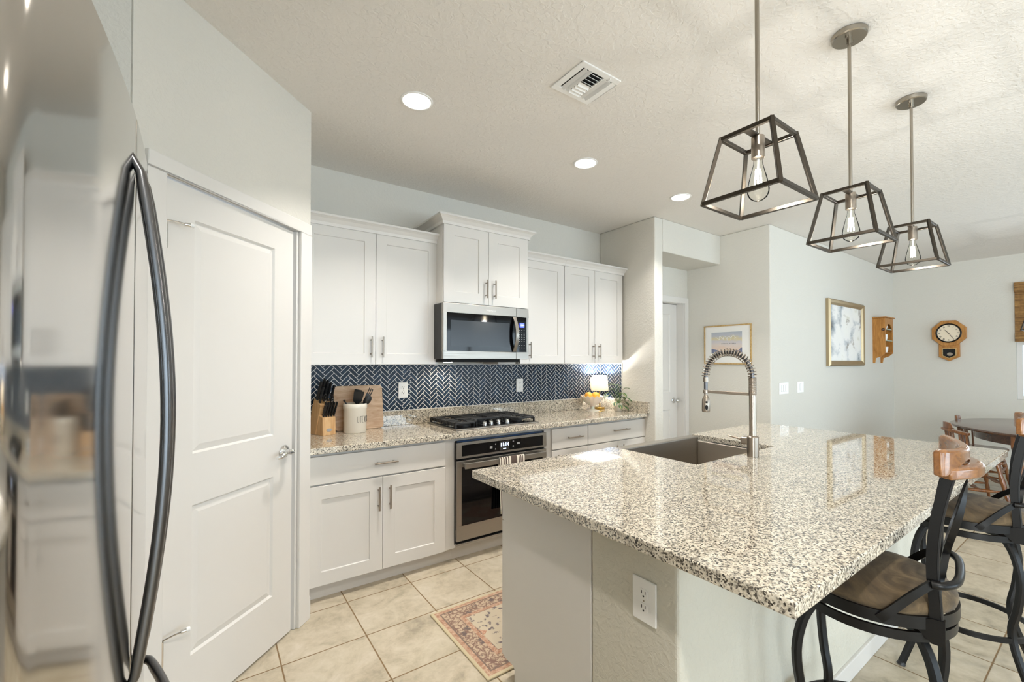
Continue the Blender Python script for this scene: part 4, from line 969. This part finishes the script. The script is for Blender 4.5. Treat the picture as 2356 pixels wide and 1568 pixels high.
# ================================================================== refrigerator
def fridge():
    yc, hw, d, sg = .85, .452, .0877, .026
    o = thing('refrigerator', 'stainless french door refrigerator with bowed bar handles at the left edge', 'refrigerator', (-.45, yc, 0))
    X = lambda y: -(d+sg*((y-yc)/hw)**2)
    bm = new(); box(bm, -.86, -.185, yc-hw+.004, yc+hw-.004, .03, 1.768); part('cabinet', bm, M['dsteel'], o, bevel=.006)
    bm = new(); box(bm, -.84, -.20, yc-hw+.03, yc+hw-.03, 0, .0295); part('plinth', bm, M['gap'], o)
    bm = new(); box(bm, -.19, -.115, yc-.05, yc+.05, 1.7685, 1.785); part('hinge_cover', bm, M['dsteel'], o, bevel=.006)
    def slab(y0, y1, z0, z1, r0, r1):
        """curved front slab; r0/r1 rounding of the two vertical edges"""
        pts = [(-.180, y0)]
        pts += [(X(y0+r0)-min(r0, .05)*(1-sin(a)), y0+r0-r0*cos(a)) for a in [pi/2*i/8 for i in range(9)]] if r0 else [(X(y0), y0)]
        n = 24; pts += [(X(y), y) for y in [y0+r0+(y1-r1-y0-r0)*i/n for i in range(1, n)]]
        pts += [(X(y1-r1)-r1+r1*cos(a), y1-r1+r1*sin(a)) for a in [pi/2*i/8 for i in range(9)]] if r1 else [(X(y1), y1)]
        pts += [(-.180, y1)]
        bm = new(); prism(bm, [(p[0], p[1]) for p in pts], lambda u, v, w_: V((u, v, w_)), (z0, z1)); return bm
    def bow(ax0, ax1, f, e, wdt=.017, th=.018):
        """bowed bar handle; f(t) gives the door point, e the stand-off"""
        bm = new(); n = 26; pts = []
        for i in range(n+1):
            t_ = i/n; q = f(t_); pts.append(q+V((.004+e*sin(pi*t_), 0, 0)))
        pts[0].x -= .010; pts[-1].x -= .010
        sweep(bm, pts, circ(.0075, 14, .012), upv=(1, 0, 0), scale=[.55+.45*min(1, 5*sin(pi*i/n)) for i in range(n+1)]); return bm
    for (y0, y1, r0, r1, hy) in ((yc-hw, yc-.0025,   .080, .004, yc-.030), (yc+.0025, yc+hw, .004, .022, yc+.030)):
        dr = part('door', slab(y0, y1, .905, 1.776, r0, r1), M['steelh'], o, smooth=35, bevel=.004)
        part('handle', bow(0, 1, lambda t_: V((X(hy), hy, .948+.765*t_)), .036), M['dsteel'], dr, smooth=60)
    dr = part('freezer_drawer', slab(yc-hw, yc+hw, .06, .895, .080, .022), M['steelh'], o, smooth=35, bevel=.004)
    part('handle', bow(0, 1, lambda t_: V((X(yc-.34+.68*t_), yc-.34+.68*t_, .815)), .050), M['dsteel'], dr, smooth=60)
fridge()

# ================================================================== ceiling
def downlights():
    base = thing('recessed_light', '', 'ceiling light', (0, 0, H), 'recessed ceiling lights')
    bm = new(); lathe(bm, [(.072, -.004), (.075, -.006), (.084, -.004), (.086, -.0005), (.070, -.0005), (.072, -.004)], (0, 0, 0), 40, cap=False); part('trim_ring', bm, M['white'], base, smooth=40, local=True)
    bm = new(); lathe(bm, [(0, -.004), (.0715, -.004), (.0715, -.001), (0, -.001)], (0, 0, 0), 36); part('lens', bm, M['lens'], base, local=True)
    L = [((.897, 2.236), 'round recessed ceiling light left of the air vent, largest in view'), ((2.146, 2.245), 'round recessed ceiling light above the microwave, middle one of three'), ((3.248, 2.237), 'round recessed ceiling light near the wall stub, smallest of three'),
         ((1.0, -1.3), 'added unseen fill light in the ceiling behind the kitchen, nearer the fridge side'), ((3.4, -1.3), 'added unseen fill light in the ceiling, middle of the living area'), ((5.8, -1.3), 'added unseen fill light in the ceiling, dining side of the living area'), ((.30, -.25), 'added unseen fill light in the ceiling in front of the refrigerator')]  # these four are out of view, added as fill
    for i, ((x, y), lb) in enumerate(L):
        place(base, i == 0, (x, y, H), lb)
        light('recessed_and_fill_beam', 'AREA', (x, y, H-.012), 8 if i < 3 else (22 if i == 6 else 5), (1, .95, .88), None, .12).data.spread = radians(105 if i < 6 else 150)  # the last beam is an added fill for the island end
downlights()
def air_vent():
    x0, x1, y0, y1 = 1.400, 1.656, 1.475, 1.717; z = H-.0005
    o = thing('air_vent', 'white square ceiling air vent with slanted slats', 'vent', ((x0+x1)/2, (y0+y1)/2, H))
    f = .032
    bm = new()
    for q in ((x0, x1, y0, y0+f), (x0, x1, y1-f, y1), (x0, x0+f, y0+f, y1-f), (x1-f, x1, y0+f, y1-f)): box(bm, *q, z-.007, z)
    part('frame', bm, M['white'], o, bevel=.002)
    bm = new(); box(bm, x0+f, x1-f, y0+f, y1-f, z-.0006, z); part('duct_opening', bm, M['gap'], o)
    def slat(p, q, tilt):
        bm = new(); p, q = V(p), V(q); d = (q-p).normalized(); s = V((-d.y, d.x, 0)); prof = [(-.011, 0), (-.010, .0015), (.010, .0015), (.011, 0)]
        a = [(-.011, -.0008), (.011, -.0008), (.011, .0008), (-.011, .0008)]; ca, sa = cos(tilt), sin(tilt)
        R = []
        for pt in (p, q): R.append([bm.verts.new(pt+s*(u*ca-v*sa)+V((0, 0, u*sa+v*ca))) for u, v in a])
        bm.faces.new(R[0][::-1]); bm.faces.new(R[1])
        for i in range(4): bm.faces.new([R[0][i], R[0][(i+1) % 4], R[1][(i+1) % 4], R[1][i]])
        part('slat', bm, M['white'], o)
    zz = z-.006; xa, xb, ya, yb = x0+f, x1-f, y0+f, y1-f
    for k in range(2): slat((xa+.018+k*.026, ya, zz), (xa+.018+k*.026, yb, zz), radians(50))
    for k in range(2): slat((xb-.018-k*.026, ya, zz), (xb-.018-k*.026, yb, zz), radians(50))
    for k in range(8): slat((xa+.060, ya+.012+k*.0225, zz), (xb-.060, ya+.012+k*.0225, zz), radians(45 if k < 4 else -45))
    for xx in (xa+.056, xb-.056):
        bm = new(); box(bm, xx-.002, xx+.002, ya, yb, z-.008, z-.001); part('divider', bm, M['white'], o)
    bm = new(); box(bm, (x0+x1)/2+.060, (x0+x1)/2+.066, y0+.01, y0+.03, z-.016, z-.007); part('damper_lever', bm, M['white'], o)
air_vent()
def pendant_proto(name, group, zt, zb, st, sb):
    o = thing(name, '', 'pendant light', (0, 0, H), group); s2 = .012   # heights are below the ceiling
    bm = new(); lathe(bm, [(0, -.0005), (.064, -.0005), (.066, -.004), (.064, -.020), (.060, -.024), (0, -.024)], (0, 0, 0), 40); part('canopy', bm, M['rod'], o, smooth=35, local=True)
    bm = new(); 
    for k in (-1, 1): cyl(bm, V((.028*k, 0, -.024)), V((.028*k, 0, -.030)), .006, n=12)
    cyl(bm, V((0, 0, -.024)), V((0, 0, -.045)), .010, n=14); part('screw', bm, M['rod'], o, smooth=40, local=True)
    bm = new(); cyl(bm, V((0, 0, -.024)), V((0, 0, zt+.004)), .0068, n=14); part('rod', bm, M['rod'], o, smooth=40, local=True)
    bm = new(); q = [(-1, -1), (1, -1), (1, 1), (-1, 1)]
    for i in range(4):
        a, b_ = q[i], q[(i+1) % 4]
        bar(bm, V((a[0]*st/2, a[1]*st/2, zt)), V((b_[0]*st/2, b_[1]*st/2, zt)), s2, s2, (0, 0, 1))
        bar(bm, V((a[0]*sb/2, a[1]*sb/2, zb)), V((b_[0]*sb/2, b_[1]*sb/2, zb)), s2, s2, (0, 0, 1))
        bar(bm, V((a[0]*st/2, a[1]*st/2, zt+.006)), V((a[0]*sb/2, a[1]*sb/2, zb-.006)), s2, s2, (a[0], a[1], 0))
    bar(bm, V((-st/2, 0, zt)), V((st/2, 0, zt)), .006, .022, (0, 0, 1))
    part('cage', bm, M['bronze'], o, local=True, bevel=.001, seg=1)
    bm = new(); lathe(bm, [(0, zt), (.019, zt), (.0195, zt-.004), (.0195, zt-.068), (.017, zt-.070), (0, zt-.070)], (0, 0, 0), 24); part('socket', bm, M['nickel'], o, smooth=40, local=True)
    z0 = zt-.070; prof = [(.013, 0), (.0135, -.016), (.017, -.03), (.0245, -.058), (.0305, -.085), (.0325, -.100), (.031, -.112), (.025, -.124), (.014, -.132), (.004, -.136), (0, -.1375)]
    bm = new(); lathe(bm, [(r, z0+z) for r, z in prof], (0, 0, 0), 28, cap=False); b_ = part('bulb', bm, M['bulb'], o, smooth=60, local=True)
    bm = new()
    for k in range(4):
        a = k*pi/2+.4; tube(bm, [V((.006*cos(a), .006*sin(a), z0-.034)), V((.010*cos(a), .010*sin(a), z0-.090))], .0022, 8)
    part('filament', bm, M['fil'], b_, local=True, smooth=60)
    bm = new(); cyl(bm, V((0, 0, z0-.001)), V((0, 0, z0-.034)), .0045, .003, 10); part('filament_post', bm, M['white'], b_, local=True, smooth=60)
    return o, H+z0-.115
o, zl = pendant_proto('pendant_light', 'pendant lights over the island', -.684, -.890, .156, .240)
P = [((1.412, .69), 'nearest bronze cage pendant light, its canopy above the picture edge'), ((2.208, .693), 'middle bronze cage pendant light over the island'), ((3.03, .676), 'farthest of the three bronze cage pendant lights over the island')]
for i, ((x, y), lb) in enumerate(P):
    place(o, i == 0, (x, y, H), lb)
    light('pendant_bulb_light', 'POINT', (x, y, zl), 4.2, (1, .98, .94), radius=.012)
o, zl = pendant_proto('dining_pendant', None, -.80, -1.08, .20, .34)
place(o, True, (6.8, .48, H), 'dark cage pendant light over the dining table, its corner showing at the right edge')
light('pendant_bulb_light', 'POINT', (6.8, .48, zl), 4.2, (1, .98, .94), radius=.012)

# ================================================================== rug
RX0, RX1, RY0, RY1 = 1.012, 2.72, 1.683, 2.307
bm = new(); box(bm, RX0, RX1, RY0, RY1, .0005, .009)
tag(part('kitchen_rug', bm, rug_mat(RX0, RX1, RY0, RY1), None, bevel=.003), 'faded terracotta and cream runner rug with floral border on the tile floor', 'rug')

# ================================================================== bar stools
def stools():
    o = thing('bar_stool', '', 'bar stool', (0, 0, 0), 'swivel bar stools at the island')
    def band(r, z0, z1, t_=.006):
        bm = new(); lathe(bm, [(r-t_, z0), (r, z0), (r, z1), (r-t_, z1), (r-t_, z0)], (0, 0, 0), 48, cap=False); return bm
    prof = [(0, .715), (.190, .715), (.200, .724), (.204, .738), (.200, .752), (.182, .766), (.14, .776), (.08, .781), (0, .782)]
    bm = new(); lathe(bm, prof, (0, 0, 0), 48); part('seat_cushion', bm, M['suede'], o, smooth=60, local=True)
    part('seat_ring', band(.206, .688, .722), M['blackm'], o, smooth=40, local=True)
    bm = band(.201, .650, .676, .010); 
    for k in range(4): a = pi/4+k*pi/2; bar(bm, V((0, 0, .664)), V((.195*cos(a), .195*sin(a), .664)), .012, .03, (0, 0, 1))
    part('base_ring', bm, M['blackm'], o, smooth=40, local=True)
    bm = new(); cyl(bm, V((0, 0, .655)), V((0, 0, .714)), .07, n=28); part('swivel_plate', bm, M['blackm'], o, smooth=40, local=True)
    for sx in (-1, 1):
        for sy in (-1, 1):
            bm = new(); pts = smoothpath([(sx*a, sy*a, z) for a, z in ((.120, .660), (.150, .60), (.166, .50), (.156, .38), (.140, .29), (.150, .20), (.190, .07), (.212, .003))], 4)
            sweep(bm, pts, [(.0125*x, .0125*y) for x, y in ((-1, -.6), (-.6, -1), (.6, -1), (1, -.6), (1, .6), (.6, 1), (-.6, 1), (-1, .6))], upv=(sx, -sy, 0))
            lg = part('leg', bm, M['blackm'], o, smooth=35, local=True)
            bm = new(); cyl(bm, V((sx*.212, sy*.212, 0)), V((sx*.208, sy*.208, .014)), .018, .014, 14); part('foot_cap', bm, M['rubber'], lg, smooth=40, local=True)
    bm = new(); sweep(bm, [V((.205*cos(2*pi*i/60), .205*sin(2*pi*i/60), .245)) for i in range(60)], rect(.022, .010), closed=True, upv=(0, 0, 1)); part('foot_ring', bm, M['blackm'], o, smooth=35, local=True)
    # back
    for sx in (-1, 1):
        bm = new(); pts = smoothpath([(sx*.142, -.160, .665), (sx*.142, -.156, .76), (sx*.140, -.151, .86), (sx*.138, -.157, .96), (sx*.136, -.172, 1.05), (sx*.134, -.190, 1.125)], 4)
        sweep(bm, pts, rect(.022, .010), upv=(0, 1, 0)); 
        tube(bm, [p+V((0, -.012, 0)) for p in pts], .005, 8)
        prism(bm, [(-.115, .700), (-.150, .722), (-.178, .722), (-.178, .655), (-.150, .655), (-.115, .690)], lambda u, v, w_: V((sx*.142-.0095+w_, u, v)), .019)
        part('back_post', bm, M['blackm'], o, smooth=35, local=True)
        bm = new(); pts = smoothpath([(sx*.030, -.222, 1.080), (sx*.062, -.206, .99), (sx*.035, -.184, .90), (-sx*.035, -.172, .83), (-sx*.128, -.160, .755)], 5)
        sweep(bm, pts, rect(.004, .017), upv=(0, 1, 0), twist=[1.4*sin(pi*i/(len(pts)-1)) for i in range(len(pts))]); part('back_strap', bm, M['blackm'], o, smooth=50, local=True)
        bm = new(); pts = smoothpath([(sx*.203, -.045, .700), (sx*.200, -.070, .730), (sx*.180, -.115, .782), (sx*.150, -.152, .815)], 5)
        sweep(bm, pts, rect(.022, .007), upv=(0, 0, 1)); part('arm_brace', bm, M['blackm'], o, smooth=40, local=True)
    bm = new(); tube(bm, smoothpath([(-.152, -.152, .815), (-.146, -.178, .817), (-.10, -.200, .818), (0, -.206, .818), (.10, -.200, .818), (.146, -.178, .817), (.152, -.152, .815)], 6), .0105, 12); part('back_hoop', bm, M['blackm'], o, smooth=60, local=True)
    def crest(w_, yc, bow, z, h, th, lift=0):
        bm = new(); n = 22; pts = []; sc = []
        for i in range(n+1):
            s = 2*i/n-1; pts.append(V((s*w_/2, yc-bow*(1-s*s), z+lift*s*s))); sc.append(1)
        sweep(bm, pts, [(-h/2, -th/2), (-h/2, th/2), (h*.35, th/2), (h/2, th*.2), (h/2, -th*.3), (h*.35, -th/2)], upv=(0, 0, 1), scale=sc); return bm
    def paddle(w_, yc, bow, zt, th):
        bm = new(); n = 26; rings = []
        for i in range(n+1):
            s = 2*i/n-1; e = abs(s); p = V((s*w_/2, yc-bow*(1-s*s), 0)); d = V((w_/2, 2*bow*s, 0)).normalized(); q = V((-d.y, d.x, 0))
            h = .034+.044*max(0, (e-.35)/.65)**1.3; hh = h*(1 if e < .93 else .86); t2 = th*(.5 if e < .97 else .36); zz = zt-(.004 if e > .95 else 0)+.008*e*e
            rings.append([bm.verts.new(p+q*a+V((0, 0, b_))) for a, b_ in ((-t2, zz-hh), (t2, zz-hh), (t2, zz-.006), (t2*.6, zz), (-t2*.6, zz), (-t2, zz-.006))])
        for A_, B_ in zip(rings, rings[1:]):
            for j in range(6): bm.faces.new([A_[j], A_[(j+1) % 6], B_[(j+1) % 6], B_[j]])
        bm.faces.new(rings[0][::-1]); bm.faces.new(rings[-1]); return bm
    part('crest_rail', paddle(.350, -.166, .050, 1.176, .026), M['stoolw'], o, smooth=35, bevel=.005, seg=3, local=True)
    part('lower_rail', crest(.286, -.178, .062, 1.118, .034, .036), M['stoolw'], o, smooth=35, bevel=.005, seg=3, local=True)
    place(o, True, (1.713, .497, 0), 'nearest black metal bar stool with curved wooden crest, tucked under the near island corner', radians(9))
    place(o, False, (2.873, .464, 0), 'second bar stool with brown suede seat, farther along the island at the picture edge', radians(7))
stools()

# ================================================================== dining corner
def dining():
    cx, cy = 6.82, .30
    o = thing('dining_table', 'dark round wooden dining table beyond the island under the clock', 'table', (cx, cy, 0))
    bm = new(); lathe(bm, [(0, .722), (.93, .722), (.95, .728), (.955, .738), (.945, .749), (.93, .752), (0, .752)], (cx, cy, 0), 72, f=lambda x, y, z: V((x, y*.95, z))); part('tabletop', bm, M['dark'], o, smooth=35)
    bm = new(); lathe(bm, [(.74, .62), (.76, .62), (.76, .7215), (.74, .7215), (.74, .62)], (cx, cy, 0), 60, f=lambda x, y, z: V((x, y*.95, z)), cap=False); part('apron', bm, M['dark'], o, smooth=40)
    for a in (42, 150, 222, 330):
        bm = new(); x, y = cx+.72*cos(radians(a)), cy+.68*sin(radians(a)); box(bm, x-.04, x+.04, y-.04, y+.04, .60, .721)
        lathe(bm, [(0, 0), (.022, 0), (.026, .03), (.02, .06), (.032, .2), (.045, .38), (.034, .46), (.044, .5), (.03, .53), (.045, .599), (0, .599)], (x, y, 0), 20); part('leg', bm, M['chairw'], o, smooth=45)
    c = thing('dining_chair', '', 'dining chair', (0, 0, 0), 'spindle-back dining chairs')
    bm = new(); poly = [(.22*cos(a)*1.0, .21*sin(a)) for a in [2*pi*i/28 for i in range(28)]]; poly = [(max(-.20, min(.20, x*1.15)), max(-.2, min(.2, y*1.1))) for x, y in poly]
    prism(bm, poly, lambda u, v, w_: V((u, v, w_)), (.425, .455)); part('seat', bm, M['chairw'], c, smooth=35, bevel=.008, seg=3, local=True)
    for sx in (-1, 1):
        for sy in (-1, 1):
            bm = new(); p, q = V((sx*.14, sy*.13, .426)), V((sx*.205, sy*.20, 0)); pts = [p.lerp(q, i/10) for i in range(11)]
            sweep(bm, pts, circ(.016, 12), scale=[.9, 1.1, .8, 1.25, 1.35, 1.2, .8, 1.15, .9, .75, .65]); part('leg', bm, M['chairw'], c, smooth=50, local=True)
    for (p, q) in (((-.18, -.172, .165), (-.18, .172, .165)), ((.18, -.172, .165), (.18, .172, .165)), ((-.18, 0, .166), (.18, 0, .166)), ((-.172, .165, .235), (.172, .165, .235))):
        bm = new(); pts = [V(p).lerp(V(q), i/8) for i in range(9)]; sweep(bm, pts, circ(.011, 10), scale=[.7, .9, 1.0, 1.4, 1.6, 1.4, 1.0, .9, .7]); part('stretcher', bm, M['chairw'], c, smooth=50, local=True)
    # captain's back: a bent rail carried on spindles
    A = [radians(212+i*116/24) for i in range(25)]; rail = [V((.235*cos(a), .225*sin(a)+.03, .690+.05*max(0, -sin(a)-.35))) for a in A]
    bm = new(); sweep(bm, rail, rect(.026, .060), upv=(0, 0, 1)); 
    part('arm_rail', bm, M['chairw'], c, smooth=40, bevel=.006, seg=2, local=True)
    bm = new(); sub = rail[7:18]; sweep(bm, [p+V((0, -.004, .035)) for p in sub], rect(.075, .022), upv=(0, 0, 1), scale=[.35, .75, .95, 1, 1, 1, 1, 1, .95, .75, .35]); part('crest_rail', bm, M['chairw'], c, smooth=40, bevel=.005, local=True)
    for i in (1, 4, 7, 10, 12, 14, 17, 20, 23):
        p = rail[i]; bm = new(); cyl(bm, V((max(-.185, min(.185, p.x*.78)), max(-.185, p.y*.80), .452)), p-V((0, 0, .008)), .009, .007, 10); part('spindle', bm, M['chairw'], c, smooth=50, local=True)
    place(c, True, (6.25, .955, 0), 'spindle-back wooden dining chair pushed in at the left side of the round table', radians(-152))
    place(c, False, (7.03, 1.0, 0), 'spindle-back wooden dining chair tucked behind the round table by the wall', radians(180))
dining()
def painting():
    x0, x1, z0, z1, y = 5.99, 7.16, 1.358, 2.174, 2.1436
    o = thing('framed_painting', 'large gold-framed pale floral painting on the dining wall', 'painting', ((x0+x1)/2, y, z0))
    fw = .11; bm = new()
    prof = [(0, 0), (0, .030), (.03, .048), (.07, .038), (fw, .020), (fw, 0)]
    C4 = lambda d: [(x0+d, z0+d), (x1-d, z0+d), (x1-d, z1-d), (x0+d, z1-d)]
    rows = [[bm.verts.new((px, y-w_, pz)) for px, pz in C4(d*(.62 if True else 1))] for d, w_ in prof]
    for A, B in zip(rows, rows[1:]+rows[:1]):
        for i in range(4): j = (i+1) % 4; bm.faces.new([A[i], A[j], B[j], B[i]])
    part('frame', bm, M['gold'], o)
    d = fw*.62; bm = new(); box(bm, x0+d, x1-d, y-.016, y-.001, z0+d, z1-d); part('canvas', bm, M['art'], o)
painting()
def desert_print():
    y0, y1, z0, z1, x = 2.333, 2.869, 1.383, 1.815, 4.6198
    o = thing('framed_print', 'thin gold-framed desert landscape print with wide white mat by the hall', 'picture', (x, (y0+y1)/2, z0)); f = .012
    bm = new()
    for q in ((y0, y1, z0, z0+f), (y0, y1, z1-f, z1), (y0, y0+f, z0+f, z1-f), (y1-f, y1, z0+f, z1-f)): box(bm, x-.022, x, *q)
    part('frame', bm, M['goldw'], o, bevel=.002)
    bm = new(); box(bm, x-.012, x, y0+f, y1-f, z0+f, z1-f); part('mat_board', bm, M['mat'], o)
    a, b_, c, d = 2.432, 2.782, 1.468, 1.738
    bm = new(); box(bm, x-.0135, x-.0121, a, b_, c, d); part('print', bm, desert_art(c, d), o)
    # pale script line and a short dark line of small capitals, too blurred in the photo to read
    bm = new(); n = 60; pts = []
    for i in range(n+1):
        s = i/n; pts.append(V((x-.0142, b_-.055-.235*s+.010*sin(s*34), 1.672+.026*sin(s*31+.6)*(1 if (i//9) % 2 else .5))))
    tube(bm, pts, .0022, 6); part('script_line', bm, M['mat'], o)
    bm = new()
    for i in range(11):
        if i in (5,): continue
        yy = 2.665-i*.0155; tube(bm, [V((x-.0142, yy, 1.606)), V((x-.0142, yy-.004, 1.616)), V((x-.0142, yy-.008, 1.606))], .0012, 5)
    part('small_lettering', bm, M['ink'], o)
desert_print()
def cubby():
    x0, x1, y0, y1, z0, z1 = 7.604, 7.94, 2.0, 2.1436, 1.39, 2.022; t_ = .016
    o = thing('wall_shelf', 'small oak wall shelf with arched top holding white cups beside the painting', 'shelf', (7.77, 2.14, z0))
    side = [(y1, z0), (y1-.025, z0), (y1-.035, z0+.07), (y0+.04, z0+.10), (y0, z0+.14), (y0, z1), (y1, z1)]
    bm = new()
    for xa in (x0, x1-t_): prism(bm, side, lambda u, v, w_: V((w_, u, v)), (xa, xa+t_))
    box(bm, x0+t_, x1-t_, y1-.010, y1, z0+.13, z1)
    part('case', bm, M['oak'], o, bevel=.002)
    bm = new(); box(bm, x0-.02, x1+.03, y0-.02, y1, z1+.0005, z1+.016); part('top_board', bm, M['oak'], o, bevel=.003)
    # arched front board
    bm = new(); zt, zb, xm, r = z1, z1-.19, (x0+x1)/2, (x1-x0)/2-.045
    arc = [(xm+r*cos(a), zb+.02+r*.72*sin(a)) for a in [pi*i/14 for i in range(15)]]
    L_ = [(x1-t_, zb), (x1-t_, zt), (x0+t_, zt), (x0+t_, zb)]+[(xm-r, zb)]+arc[::-1]+[(xm+r, zb)]
    prism(bm, L_, lambda u, v, w_: V((u, y0+w_, v)), (0, .012)); part('arched_front', bm, M['oak'], o)
    levels = [z0+.14, z0+.31, z0+.47]
    for z in levels:
        bm = new(); box(bm, x0+t_, x1-t_, y0+.004, y1-.011, z, z+.010); part('shelf_board', bm, plain('glass_shelf', '#9fb6a8', .15) if z != levels[0] else M['oak'], o)
    bm = new(); ball(bm, V((x0-.008, y0+.020, 1.86)), .020); part('side_peg', bm, M['dark'], o, smooth=60)
    for (x, z, r, h, lb) in ((7.80, levels[2]+.0105, .035, .05, 'white cup on the upper shelf of the oak wall shelf'), (7.80, levels[1]+.0105, .036, .085, 'taller white cup on the middle shelf of the oak wall shelf'), (7.79, levels[0]+.0105, .044, .08, 'wide white cup on the bottom shelf of the oak wall shelf')):
        c = thing('teacup', lb, 'cup', (x, 2.06, z), 'cups on the oak wall shelf')
        bm = new(); lathe(bm, [(0, 0), (r*.7, 0), (r*.9, h*.4), (r, h), (r*.93, h), (r*.82, h*.4), (0, h*.12)], (x, 2.06, z), 24); part('bowl', bm, M['white'], c, smooth=50)
        bm = new(); tube(bm, smoothpath([(x+r*.92, 2.06, z+h*.8), (x+r*1.4, 2.06, z+h*.75), (x+r*1.35, 2.06, z+h*.3), (x+r*.84, 2.06, z+h*.28)], 4), .004, 8); part('handle', bm, M['white'], c, smooth=60)
cubby()
def clock():
    x = 8.5315; c = V((x, 1.513, 1.815)); o = thing('wall_clock', 'octagonal oak regulator wall clock with roman numerals on the far wall', 'clock', c)
    R = V((0, -1, 0)); U = V((0, 0, 1)); f = lambda u, v, w_: c+R*u+U*v+V((-w_, 0, 0))
    o8 = lambda r: [(r*cos(radians(22.5+45*i))/cos(radians(22.5)), r*sin(radians(22.5+45*i))/cos(radians(22.5))) for i in range(8)]
    bm = new(); prism(bm, o8(.178), f, (0, .062)); part('octagon_case', bm, M['oak'], o, bevel=.006)
    low = [(-.108, -.15), (.108, -.15), (.108, -.335), (0, -.395), (-.108, -.335)]
    bm = new(); prism(bm, low, f, (0, .045)); part('pendulum_case', bm, M['oak'], o, bevel=.004)
    bm = new(); prism(bm, [(-.064, -.225), (.064, -.225), (.064, -.315), (0, -.350), (-.064, -.315)], f, (.0451, .0465)); d = part('pendulum_window', bm, M['blackg'], o)
    bm = new(); rim = [(-.070, -.219), (.070, -.219), (.070, -.319), (0, -.357), (-.070, -.319)]
    for i in range(5): p, q = rim[i], rim[(i+1) % 5]; cyl(bm, f(*p, .048), f(*q, .048), .006, n=8)
    part('window_moulding', bm, M['goldw'], o)
    bm = new(); lathe(bm, [(0, 0), (.030, 0), (.030, .003), (0, .005)], f(.008, -.298, .0466), 24, f=lambda a, b_, z: R*a+U*b_*.8+V((-z, 0, 0))); part('pendulum_bob', bm, M['nickel'], o, smooth=40)
    g = lambda a, b_, z: R*a+U*b_+V((-z, 0, 0))
    bm = new(); lathe(bm, [(0, 0), (.120, 0), (.120, .004), (0, .004)], f(0, 0, .0622), 56, f=g); part('dial', bm, M['dial'], o)
    bm = new(); lathe(bm, [(.118, .0), (.134, .0), (.136, .010), (.128, .017), (.118, .008), (.118, .0)], f(0, 0, .0622), 56, f=g, cap=False); part('bezel', bm, M['blackm'], o, smooth=40)
    for k, n_ in enumerate(['XII', 'I', 'II', 'III', 'IIII', 'V', 'VI', 'VII', 'VIII', 'IX', 'X', 'XI']):
        a = radians(90-30*k); rd = V((0, 0, 0))+R*cos(a)+U*sin(a); rt = R*sin(a)-U*cos(a)
        text('numeral', n_, .030, f(.096*cos(a), .096*sin(a), .0665), rt, rd, M['ink'], o, .0004, .62, bold=.0007)
    for (ang, L, wd, nm, dp) in ((321, .066, .0050, 'hour_hand', .069), (147, .096, .0036, 'minute_hand', .0705)):
        a = radians(90-ang); d_ = R*cos(a)+U*sin(a); s = R*-sin(a)+U*cos(a); c0 = f(0, 0, dp); bm = new()
        prism(bm, [(-.014, -wd/2), (L*.5, -wd/2), (L*.62, -wd*1.4), (L*.74, -wd/2), (L, 0), (L*.74, wd/2), (L*.62, wd*1.4), (L*.5, wd/2), (-.014, wd/2)], lambda u, v, w_: c0+d_*u+s*v+V((-w_, 0, 0)), .0012); part(nm, bm, M['blackm'], o)
    bm = new(); cyl(bm, f(0, 0, .066), f(0, 0, .074), .006, n=14); part('centre_cap', bm, M['blackm'], o)
clock()
def shade():
    o = thing('roman_shade', 'woven brown bamboo roman shade over the far window', 'window shade', (8.5, -.2, 1.67))
    y0, y1 = -1.30, .892
    bm = new(); box(bm, 8.492, 8.5310, y0, y1, 2.315, 2.442); part('valance', bm, M['bamboo'], o, bevel=.004)
    bm = new(); box(bm, 8.514, 8.5305, y0+.004, y1-.004, 1.78, 2.315)
    for k in range(3): z = 1.67+k*.035; prism(bm, [(8.502, z), (8.5302, z), (8.5302, z+.05), (8.506, z+.04)], lambda u, v, w_: V((u, w_, v)), (y0+.004, y1-.004))
    part('woven_panel', bm, M['bamboo'], o)
shade()
